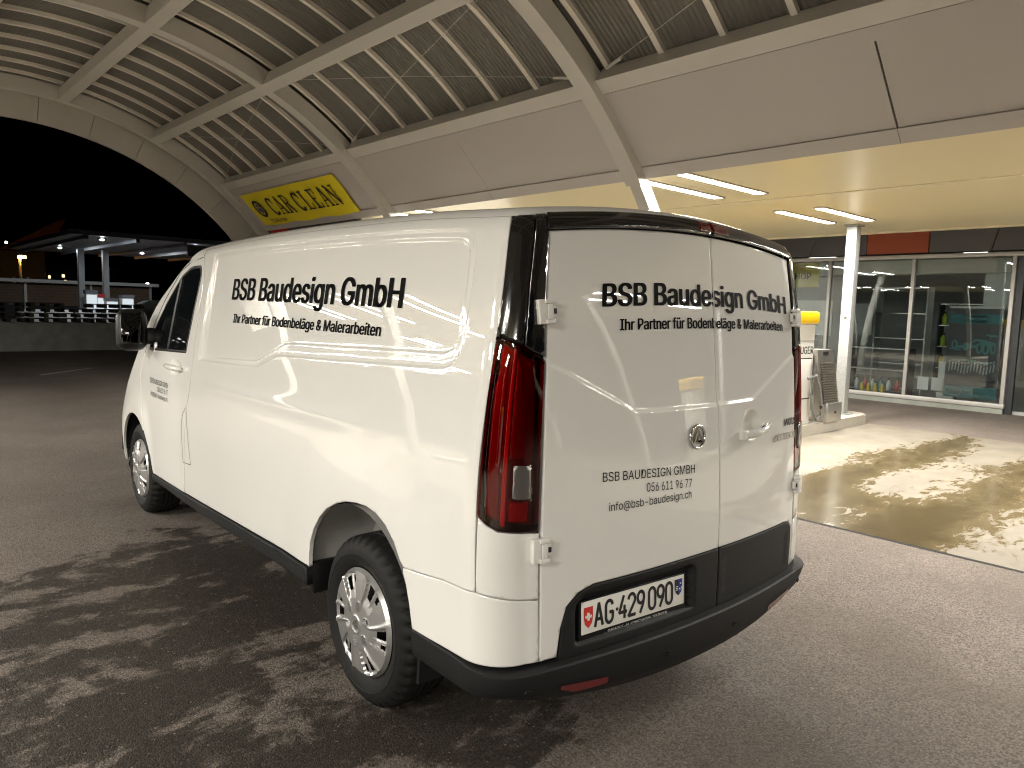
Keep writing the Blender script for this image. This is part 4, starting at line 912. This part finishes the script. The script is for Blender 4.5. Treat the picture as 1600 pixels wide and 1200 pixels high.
# rear cladding with plate pocket
POCKET = rounded([(-.535, .508), (-.035, .508), (-.035, .672), (-.50, .672), (-.535, .64)], [.012, .012, .03, .05, .02])
def rel_clad(a, v):
    d = seg_dist(a, v, POCKET); return .008 - .030 * sst(-.004, .016, d) + .0 * a
def rel_clad2(a, v):
    d = seg_dist(a, v, rounded([(.125, .50), (.60, .50), (.60, .655), (.125, .655)], .02)); return .008 - .004 * sst(0, .010, d)
cin = inset(resample(POCKET if area(POCKET) > 0 else POCKET[::-1], .012), .016)[0]; cou = inset(resample(POCKET if area(POCKET) > 0 else POCKET[::-1], .012), -.004)[0]
LC = [(-.594, .470), (-.582, .58), (-.562, .642), (-.523, .680), (-.47, .697), (-.08, .700), (.093 - G, .700), (.093 - G, .470)]
RC = [(.093 + G, .470), (.093 + G, .700), (.56, .694), (.608, .687), (.632, .660), (.638, .60), (.636, .470)]
patch('door_cladding', LC, 'plastic', d1, 1, .018, rel=rel_clad, extra=[tuple(p) for p in cin] + [tuple(p) for p in cou] + [tuple(p) for p in resample(POCKET, .012)])
patch('door_cladding', RC, 'plastic', d2, 1, .018, rel=rel_clad2)
# bumper sweep
prof = [(-.02, .476), (.034, .469), (.040, .463), (.041, .455), (.032, .390), (.022, .335), (.004, .302), (-.07, .290)]
pn = len(prof); AA = np.r_[np.linspace(-1.235, -.97, 8), np.linspace(-.95, -.70, 14), np.linspace(-.68, .68, 50), np.linspace(.70, .95, 14), np.linspace(.97, 1.235, 8)]
vv = []
for a in AA:
    A = abs(a); k = float(sst(1.0, .74, A)); kz = 1 - k
    for i, (o_, z_) in enumerate(prof):
        zb_ = .293 + .085 * min(1, A / .75) ** 2.5; z_ = .476 - (.476 - z_) * (.476 - zb_) / (.476 - .290)
        off = o_ * k + kz * [-.01, .008, .012, .012, .012, .010, .004, -.06][i]; z = z_ * k + kz * ([.484, .484, .480, .465, .43, .40, .385, .375][i])
        n = nrm(np.array([a]), np.array([z]), plan)[0]; p = plan(np.array([a]), np.array([z]))[0]; n[2] *= .2; q = p + n * off; q[2] = z; vv.append(q)
ff = [(i * pn + k, i * pn + k + 1, (i + 1) * pn + k + 1, (i + 1) * pn + k) for i in range(len(AA) - 1) for k in range(pn - 1)]
bp_o = pydata('rear_bumper', vv, ff, 'plastic', van, True); bp_o.data.set_sharp_from_angle(angle=rad(28))
def bump_at(a, z):
    i = int(np.argmin(abs(AA - a))); pts = np.array(vv[i * pn:(i + 1) * pn]); zs = pts[:, 2]
    j = int(np.argmin(abs(zs - z))); return Vector(pts[j]), i, j
def bump_interp(a, z):
    k = np.searchsorted(AA, a) - 1; t = (a - AA[k]) / (AA[k + 1] - AA[k]); c = []
    for i in (k, k + 1):
        pts = np.array(vv[i * pn:(i + 1) * pn]); o_ = np.argsort(pts[2:, 2]) + 2; c.append([np.interp(z, pts[o_, 2], pts[o_, q]) for q in range(2)])
    c = np.array(c); p = c[0] * (1 - t) + c[1] * t; return Vector((p[0], p[1], z))
for sg in (-1, 1):
    lo_ = []; hi_ = []
    for t in np.linspace(0, 1, 12):
        a = sg * (.60 - .17 * t); lo_.append(bump_interp(a, .384 - .026 * min(1, t * 3) - .004 * t + .004)); hi_.append(bump_interp(a, .402 - .020 * t))
    q = []
    for P_, sgn_ in ((lo_, 0), (hi_, 0)): q += [p + Vector((0, -.004, 0)) for p in P_]
    pydata('bumper_reflector', q, [(i, i + 1, 13 + i, 12 + i) for i in range(11)], 'reflector', bp_o, True)
for a in (-.705, -.18, .18, .705):
    c = bump_interp(a, .385 if abs(a) < .5 else .405); nn = Vector(nrm(np.array([a]), np.array([.40]), plan)[0]); u = nn.cross(Vector((0, 0, 1))).normalized(); w = u.cross(nn).normalized() * -1
    bm = bmesh.new()
    ring = [[bm.verts.new(c + nn * h_ + (u * math.cos(t) + w * math.sin(t)) * r_) for t in np.linspace(0, 2 * math.pi, 21)[:-1]] for r_, h_ in ((.0125, .003), (.0105, .0045), (.0095, .001))]
    for i in range(2):
        for k in range(20): bm.faces.new((ring[i][k], ring[i][(k + 1) % 20], ring[i + 1][(k + 1) % 20], ring[i + 1][k]))
    bm.faces.new(ring[2]); bm_obj('parking_sensor', bm, 'plastic2', bp_o, True, rad(40))
# wheel arches (inner liners), wheels, mud flaps
YR, YF, RW = .936, 4.266, .338
def liner(y, sx):
    bm = bmesh.new(); n = 20; r_ = .425; xs = (.915, .62)
    ringa = [bm.verts.new((sx * xs[0], y + r_ * math.cos(t), .385 + r_ * math.sin(t))) for t in np.linspace(.06, math.pi - .06, n)]; ringb = [bm.verts.new((sx * xs[1], v.co.y, v.co.z)) for v in ringa]
    for i in range(n - 1): bm.faces.new((ringa[i], ringa[i + 1], ringb[i + 1], ringb[i]))
    bm.faces.new(ringb); bm_obj('wheel_arch_liner', bm, 'liner' if y < 2 else 'dark', van, True, rad(40))
for y in (YR, YF):
    for sx in (-1, 1): liner(y, sx)
def lathe(bm, prof, n, ax0=0.):
    rings = [[bm.verts.new((x, r_ * math.cos(2 * math.pi * k / n), r_ * math.sin(2 * math.pi * k / n))) for k in range(n)] for x, r_ in prof]
    for i in range(len(rings) - 1):
        for k in range(n): bm.faces.new((rings[i][k], rings[i][(k + 1) % n], rings[i + 1][(k + 1) % n], rings[i + 1][k]))
    return rings
def make_wheel():      # axis along x, outer side at -x, face plane x=0
    w = bpy.data.objects.new('wheel', None); COL.objects.link(w); w.empty_display_size = .1; w.parent = van
    bm = bmesh.new(); n = 200
    prof = [(.03, .205), (.012, .215), (.004, .225), (-.004, .245), (-.010, .265), (-.010, .267), (-.012, .269), (-.010, .271), (-.008, .285), (.002, .308), (.012, .322), (.024, .332), (.040, .336)]
    g = [(.040, .336), (.075, .3375), (.079, .328), (.087, .328), (.091, .338), (.103, .3382), (.107, .328), (.115, .328), (.119, .3382), (.131, .338), (.135, .328), (.143, .328), (.147, .3375), (.182, .336)]
    back = [(.198, .332), (.212, .318), (.220, .29), (.222, .26), (.212, .215), (.19, .205)]
    allp = prof + g[1:] + back; rings = lathe(bm, allp, n)
    # shoulder sipes: every 4th column pulled in on the shoulder rows
    for i, (x, r_) in enumerate(allp):
        if (x < .075 and .318 < r_) or (.147 < x < .215 and r_ > .315):
            for k in range(n):
                if k % 5 > 1: continue
                v = rings[i][k]; f = 1 - .010 / r_; v.co.y *= f; v.co.z *= f
    bm_obj('tyre', bm, 'rubber', w, True, rad(32))
    bm = bmesh.new(); lathe(bm, [(.03, .206), (.05, .19), (.12, .185)], 48); r2 = lathe(bm, [(.055, .19), (.055, .001)], 48); bm_obj('rim', bm, 'dark', w, True, rad(40))
    # wheel cover as a polar height field
    bm = bmesh.new(); nr, nt_ = 40, 288; R0 = .2135
    rr = np.linspace(.0, R0, nr); V_ = {}
    def slot(r_, th):    # returns (open, ridge)
        k = round(th / (math.pi / 3)); t = th - k * math.pi / 3
        t2 = t + (r_ - .16) * 1.1
        o1 = .132 < r_ < .186 and -.30 < t2 < -.10; o2 = .158 < r_ < .188 and .02 < t2 < .13
        ridge = math.exp(-((t2 + .40) / .05) ** 2) * (.06 < r_ < .205) * min(1, max(0, (r_ - .07) / .04)) + .7 * math.exp(-((t2 + .04) / .035) ** 2) * min(1, max(0, (r_ - .11) / .03))
        sink = 1.0 * max(0, min(1, (r_ - .10) / .03)) * max(0, min(1, (.200 - r_) / .008)) * (-.36 < t2 < .17)
        return o1 or o2, ridge, sink
    for i, r_ in enumerate(rr):
        for k in range(nt_):
            th = 2 * math.pi * k / nt_; o_, rg, sk = slot(r_, th)
            h = .022 * (1 - (r_ / R0) ** 2) + .006 + .007 * rg - .009 * sk
            if r_ > .206: h = .004 - .010 * (r_ - .206) / .0075
            if r_ < .038: h += .004 - .0035 * (r_ < .031)
            kk = round((th - .5) / (math.pi / 3)); dl_ = math.hypot(r_ * math.cos(th) - .074 * math.cos(.5 + kk * math.pi / 3), r_ * math.sin(th) - .074 * math.sin(.5 + kk * math.pi / 3))
            if dl_ < .0155: h -= .012
            elif dl_ < .020: h += .002
            V_[i, k] = bm.verts.new((-h, r_ * math.cos(th), r_ * math.sin(th)))
    for i in range(nr - 1):
        for k in range(nt_):
            rm = (rr[i] + rr[i + 1]) / 2; th = 2 * math.pi * (k + .5) / nt_
            kk = round((th - .5) / (math.pi / 3))
            if slot(rm, th)[0] or math.hypot(rm * math.cos(th) - .074 * math.cos(.5 + kk * math.pi / 3), rm * math.sin(th) - .074 * math.sin(.5 + kk * math.pi / 3)) < .0125: continue
            bm.faces.new((V_[i, k], V_[i, (k + 1) % nt_], V_[i + 1, (k + 1) % nt_], V_[i + 1, k]))
    bmesh.ops.remove_doubles(bm, verts=bm.verts, dist=1e-5); cv = bm_obj('wheel_cover', bm, 'silver', w, True, rad(38))
    bm = bmesh.new()
    for a_, b_ in (((-.017, -.010), (0, .020)), ((0, .020), (.017, -.010)), ((-.010, -.012), (.008, -.004))):
        d = np.array(b_) - np.array(a_); L = np.hypot(*d); n_ = np.array([-d[1], d[0]]) / L * .0032
        bm.faces.new([bm.verts.new((-.0335, p[0], p[1])) for p in (np.array(a_) + n_, np.array(a_) - n_, np.array(b_) - n_, np.array(b_) + n_)])
    bm_obj('cover_emblem', bm, 'chrome', cv)
    return w
w0 = make_wheel()
for k, (sx, y) in enumerate(((-1, YR), (-1, YF), (1, YR), (1, YF))):
    w = w0 if k == 0 else copy_tree(w0, van); w.location = (sx * .885, y, RW - .001); w.rotation_euler = (rad([10, 47, 0, 20][k]), 0, 0 if sx < 0 else math.pi)
for sx in (-1, 1):
    bm = bmesh.new(); q = []
    for z, dy in ((.270, .0), (.34, .004), (.42, .006), (.50, .0), (.565, -.02)): q.append([bm.verts.new((sx * x, .515 - dy, z)) for x in (.905, .69)] + [bm.verts.new((sx * x, .500 - dy, z)) for x in (.69, .905)])
    for i in range(4):
        for k in range(4): bm.faces.new((q[i][k], q[i][(k + 1) % 4], q[i + 1][(k + 1) % 4], q[i + 1][k]))
    bm.faces.new(q[0]); bm.faces.new(q[-1]); bm_obj('mud_flap', bm, 'plastic2', van)
box('rear_axle', (0, YR, .30), (1.3, .12, .12), 'dark', van); box('sill_end', (-.86, 1.315, .41), (.12, .03, .14), 'plastic2', van, bev=.01)
# hinges
def frame_at(a, v, off=0., rel=relief):
    S = SF(off, rel); a, v = np.array([a]), np.array([v]); p = Vector(S(a, v)[0]); n = Vector(nrm(a, v, S)[0]); du = Vector((S(a + .004, v) - S(a - .004, v))[0]).normalized(); w = n.cross(du).normalized()
    return p, Matrix((du, w, n)).transposed()      # columns: along, up, out
for sg in (-1, 1):
    for v in (.848, 1.572):
        p, R_ = frame_at(sg * (.655 if v < 1 else .668), v, .004); bm = bmesh.new()
        def hb(c, s_): add_box(bm, p + R_ @ Vector((c[0] * -sg, c[1], c[2])), s_, R_, bev=.003)
        hb((-.020, 0, .008), (.030, .075, .022)); hb((.004, .031, .012), (.034, .013, .028)); hb((.004, -.031, .012), (.034, .013, .028)); hb((.006, 0, .010), (.020, .046, .024)); hb((.024, 0, .006), (.018, .036, .016))
        h_ = bm_obj('door_hinge', bm, 'paint', van, True, rad(40)); bm = bmesh.new(); add_box(bm, p + R_ @ Vector((.027 * -sg, 0, .0155)), (.009, .016, .004), R_); bm_obj('bolt', bm, 'ink', h_)
# rear handle
p, R_ = frame_at(.300, 1.128, .012, None); bm = bmesh.new()
add_tube(bm, [p + R_ @ Vector(c) for c in ((-.07, -.012, .006), (-.05, -.010, .022), (-.01, -.004, .030), (.04, .004, .030), (.075, .012, .024), (.088, .016, .008))], [.014, .017, .017, .016, .014, .011], n=12)
hd = bm_obj('door_handle', bm, 'paint', d2, True, rad(60)); bm = bmesh.new(); add_box(bm, p + R_ @ Vector((-.078, -.012, .004)), (.052, .040, .026), R_, bev=.008); bm_obj('handle_base', bm, 'paint', hd, True, rad(50))
bm = bmesh.new(); add_tube(bm, [p + R_ @ Vector((-.060, -.012, .016)), p + R_ @ Vector((-.060, -.012, .021))], .009, n=14); bm_obj('lock', bm, 'chrome', hd, True, rad(40)); bm = bmesh.new(); add_tube(bm, [p + R_ @ Vector(c) for c in ((.0, .012, .034), (.04, .019, .036), (.078, .026, .030))], .004, n=8); bm_obj('handle_trim', bm, 'chrome', hd, True)
# driver door handle
ld = [o for o in van.children if o.name.startswith('front_door')][0]
p, R_ = frame_at(-3.985, 1.163, .004, None); bm = bmesh.new(); add_tube(bm, [p + R_ @ Vector(c) for c in ((-.15, 0, .004), (-.12, 0, .020), (-.04, 0, .030), (.06, 0, .030), (.12, .0, .022), (.15, 0, .004))], [.012, .016, .017, .017, .016, .012], n=12); hd = bm_obj('door_handle', bm, 'paint', ld, True, rad(60))
bm = bmesh.new(); add_tube(bm, [p + R_ @ Vector((.115, 0, .03)), p + R_ @ Vector((.115, 0, .038))], .008, n=12); bm_obj('lock', bm, 'chrome', hd, True)
# mirrors
for sx in (-1, 1):
    mr = bpy.data.objects.new('door_mirror', None); COL.objects.link(mr); mr.parent = van; mr.empty_display_size = .1; mr.location = (sx * 1.025, 3.83, 1.375); mr.rotation_euler = (rad(-9), 0, sx * rad(12))
    bm = bmesh.new(); add_box(bm, (0, .03, .0), (.190, .14, .280), bev=.066, seg=5); bm_obj('housing', bm, 'plastic2', mr, True, rad(60))
    bm = bmesh.new(); add_box(bm, (0, -.042, .0), (.125, .012, .205), bev=.005); bm_obj('mirror_glass', bm, 'mirror', mr, True, rad(40))
    bm = bmesh.new(); add_box(bm, (-sx * .135, .05, -.04), (.14, .07, .11), bev=.02); bm_obj('arm', bm, 'plastic2', mr, True, rad(50)); bm = bmesh.new(); add_box(bm, (-sx * .165, .02, -.13), (.07, .12, .09), bev=.02); bm_obj('arm_base', bm, 'paint', mr, True, rad(50))
# lettering on the bodywork
def surf_text(name, s, aL, aR, vL, vR, cap, m, parent, bold=0., off=.0022, cuts=()):
    v_, f = text_fit(s, bold); S = SF(off); a = aL + (aR - aL) * v_[:, 0]; v = vL + (vR - vL) * v_[:, 0] + v_[:, 1] * cap
    # subdivide long triangles so letters follow the metal
    bm = bmesh.new(); vs_ = [bm.verts.new((x, y, 0)) for x, y in zip(a, v)]
    for q in f:
        try: bm.faces.new([vs_[i] for i in q])
        except ValueError: pass
    bmesh.ops.triangulate(bm, faces=bm.faces)
    for _ in range(2):
        L = [e for e in bm.edges if e.calc_length() > .03]
        if L: bmesh.ops.subdivide_edges(bm, edges=L, cuts=1); bmesh.ops.triangulate(bm, faces=[q for q in bm.faces if len(q.verts) > 3])
    for c_ in cuts: bmesh.ops.bisect_plane(bm, geom=bm.verts[:] + bm.edges[:] + bm.faces[:], plane_co=(c_ - .004, 0, 0), plane_no=(1, 0, 0)); bmesh.ops.bisect_plane(bm, geom=bm.verts[:] + bm.edges[:] + bm.faces[:], plane_co=(c_ + .004, 0, 0), plane_no=(1, 0, 0)); bmesh.ops.delete(bm, geom=[q for q in bm.faces if abs(q.calc_center_median().x - c_) < .004], context='FACES')
    co = np.array([(q.co.x, q.co.y) for q in bm.verts]); p3 = S(co[:, 0], co[:, 1])
    for q, p in zip(bm.verts, p3): q.co = Vector(p)
    me = bpy.data.meshes.new(name); bm.to_mesh(me); bm.free(); return link(name, me, m, parent)
surf_text('company_name', 'BSB Baudesign GmbH', -3.205, -1.475, 1.590, 1.575, .106, 'decal', van, .034)
surf_text('slogan', 'Ihr Partner für Bodenbeläge & Malerarbeiten', -3.14, -1.60, 1.470, 1.468, .045, 'decal', van, .030)
surf_text('company_name', 'BSB Baudesign GmbH', -.454, .612, 1.580, 1.586, .073, 'decal', van, .034, cuts=(.093,))
surf_text('slogan', 'Ihr Partner für Bodenbeläge & Malerarbeiten', -.379, .570, 1.505, 1.512, .034, 'decal', van, .030, cuts=(.093,))
surf_text('door_lettering', 'BSB BAUDESIGN GMBH', -.446, -.046, 1.031, 1.009, .030, 'decal', d1); surf_text('door_lettering', '056 611 96 77', -.270, -.062, .974, .960, .030, 'decal', d1); surf_text('door_lettering', 'info@bsb-baudesign.ch', -.420, -.064, .931, .922, .027, 'decal', d1)
surf_text('door_lettering', 'BSB BAUDESIGN GMBH', -4.56, -4.12, 1.018, 1.018, .032, 'decal', ld); surf_text('door_lettering', '056 611 96 77', -4.37, -4.12, .975, .975, .032, 'decal', ld); surf_text('door_lettering', 'info@bsb-baudesign.ch', -4.54, -4.12, .932, .932, .030, 'decal', ld)
surf_text('badge', 'MAXUS', .548, .650, 1.118, 1.118, .030, 'plastic2', d2, .03, .003); surf_text('badge', 'eDELIVER 5', .455, .650, 1.060, 1.060, .028, 'chrome', d2, .03, .003)
# round emblem
p, R_ = frame_at(-.034, 1.138, .003); em = bpy.data.objects.new('emblem', None); COL.objects.link(em); em.parent = d1; em.empty_display_size = .05
bm = bmesh.new(); n = 40; ring = []
for k in range(n):
    t = 2 * math.pi * k / n; ring.append([bm.verts.new(p + R_ @ Vector(((r_) * math.cos(t), r_ * math.sin(t), h_))) for r_, h_ in ((.046, 0), (.045, .006), (.040, .008), (.037, .005), (.036, .001))])
for k in range(n):
    for i in range(4): bm.faces.new((ring[k][i], ring[k][i + 1], ring[(k + 1) % n][i + 1], ring[(k + 1) % n][i]))
bm_obj('ring', bm, 'chrome', em, True)
bm = bmesh.new(); bm.faces.new([bm.verts.new(p + R_ @ Vector((.037 * math.cos(t), .037 * math.sin(t), .0008))) for t in np.linspace(0, 2 * math.pi, 31)[:-1]]); bm_obj('backing', bm, 'silver', em)
def bar(pts, w_, h_, name):
    for i in range(len(pts) - 1):
        a_, b_ = Vector((*pts[i], 0)), Vector((*pts[i + 1], 0)); d = (b_ - a_); L = d.length; d /= L; n_ = Vector((-d.y, d.x, 0)); bm = bmesh.new()
        A_ = [bm.verts.new(p + R_ @ (q + Vector((0, 0, .0005)))) for q in (a_ - n_ * w_, a_ + n_ * w_, b_ + n_ * w_, b_ - n_ * w_)]; T1 = bm.verts.new(p + R_ @ (a_ + Vector((0, 0, h_)))); T2 = bm.verts.new(p + R_ @ (b_ + Vector((0, 0, h_))))
        for f in ((A_[0], A_[3], T2, T1), (A_[1], T1, T2, A_[2]), (A_[0], T1, A_[1]), (A_[3], A_[2], T2)): bm.faces.new(f)
        bm_obj(name, bm, 'chrome', em)
bar([(-.029, -.020), (0, .033), (.029, -.020), (-.006, -.020)], .0065, .008, 'emblem_bar'); bar([(-.006, -.020), (.010, .008)], .005, .007, 'emblem_bar')
# number plate
pc = Vector((-.335, .030, .584)); U_ = Vector((1, -.072, 0)).normalized(); W_ = Vector((0, .06, 1)); W_ = (W_ - U_ * W_.dot(U_)).normalized(); N_ = U_.cross(W_)
pl = bpy.data.objects.new('number_plate', None); COL.objects.link(pl); pl.parent = d1; pl.empty_display_size = .05
def pbox(name, cu_, cw_, su, sw, m, lift, th): Rm = Matrix((U_, W_, N_)).transposed(); return box(name, pc + U_ * cu_ + W_ * cw_ + N_ * (lift - th / 2), (su, sw, th), m, pl, Rm, bev=.0015)
pbox('holder', 0, -.010, .516, .138, 'plastic2', .004, .012); pbox('plate', 0, 0, .496, .108, 'plate', .007, .004)
def ptext(s, u0, w0, wd_, cap, m, bold=.0, name='plate_text', lift=.0082): return text_flat(name, s, pc + U_ * u0 + W_ * w0, U_, W_, wd_, cap, m, pl, bold, lift)
def el(cx_, cy_, rx_, ry_, a0, a1, n=14): return [(cx_ + rx_ * math.cos(rad(t)), cy_ + ry_ * math.sin(rad(t))) for t in np.linspace(a0, a1, n)]
GL = {'A': [[(0, 0), (.27, 1), (.54, 0)], [(.10, .30), (.44, .30)]],
      'G': [el(.27, .72, .25, .26, 15, 180) + el(.27, .27, .25, .27, 180, 360) + [(.52, .46), (.30, .46)]],
      '4': [[(.34, 1), (.0, .27), (.56, .27)], [(.40, .56), (.40, 0)]],
      '2': [el(.26, .74, .25, .25, 170, -35) + [(.0, .02), (.53, .02)]],
      '9': [el(.27, .71, .25, .27, -10, 350, 22), [(.52, .70), (.46, .40), (.22, .0)]],
      '0': [el(.27, .74, .25, .25, 0, 180) + el(.27, .26, .25, .25, 180, 360) + [(.52, .74)]]}
def plate_glyphs(s_, u0, w0, h, adv):
    bm = bmesh.new()
    for k, ch in enumerate(s_):
        for P_ in GL[ch]: stroke_poly(bm, [((p[0] * .82) * h + k * adv, p[1] * h) for p in P_], .0115, pc + U_ * u0 + W_ * w0, U_, W_, .0082)
    bm_obj('plate_text', bm, 'ink', pl)
plate_glyphs('AG', -.190, -.037, .076, .047); plate_glyphs('429', -.080, -.037, .076, .0435); plate_glyphs('090', .063, -.037, .076, .0435)
ptext('GARAGE F.+M. KONSTANTIN, ZOFINGEN', -.13, -.0735, .29, .0115, 'white', .03, 'holder_text', .0052)
bm = bmesh.new(); bm.faces.new([bm.verts.new(pc + U_ * (-.090 + .006 * math.cos(t)) + W_ * (.0 + .006 * math.sin(t)) + N_ * .0082) for t in np.linspace(0, 2 * math.pi, 13)[:-1]]); bm_obj('plate_dot', bm, 'ink', pl)
def shield(u0, w0, w_, h_, m, name, half=None):
    pts = [(-.5, .5), (.5, .5), (.5, 0), (.38, -.3), (.0, -.5), (-.38, -.3), (-.5, 0)]
    if half == 0: pts = [(-.5, .5), (0, .5), (0, -.5), (-.38, -.3), (-.5, 0)]
    bm = bmesh.new(); bm.faces.new([bm.verts.new(pc + U_ * (u0 + a * w_) + W_ * (w0 + b * h_) + N_ * (.0082 + (.0003 if half == 0 else 0))) for a, b in pts]); bm_obj(name, bm, m, pl)
shield(-.220, .0, .040, .070, 'red', 'swiss_shield')
for su, sw in ((.026, .009), (.009, .026)): pbox('white_cross', -.220, .004, su, sw, 'white', .0092 + (.0002 if su > sw else 0), .0006)
shield(.217, .012, .040, .060, 'blue', 'canton_shield'); shield(.217, .012, .040, .060, 'ink', 'canton_shield_field', 0)
for a_, b_ in ((.010, .012), (.016, -.004), (.006, -.008)): pbox('star', .217 + a_, .014 + b_, .005, .006, 'white', .0090, .0004)
for k in range(3): pbox('wave', .207, .016 - k * .006, .012, .002, 'white', .0093, .0004)
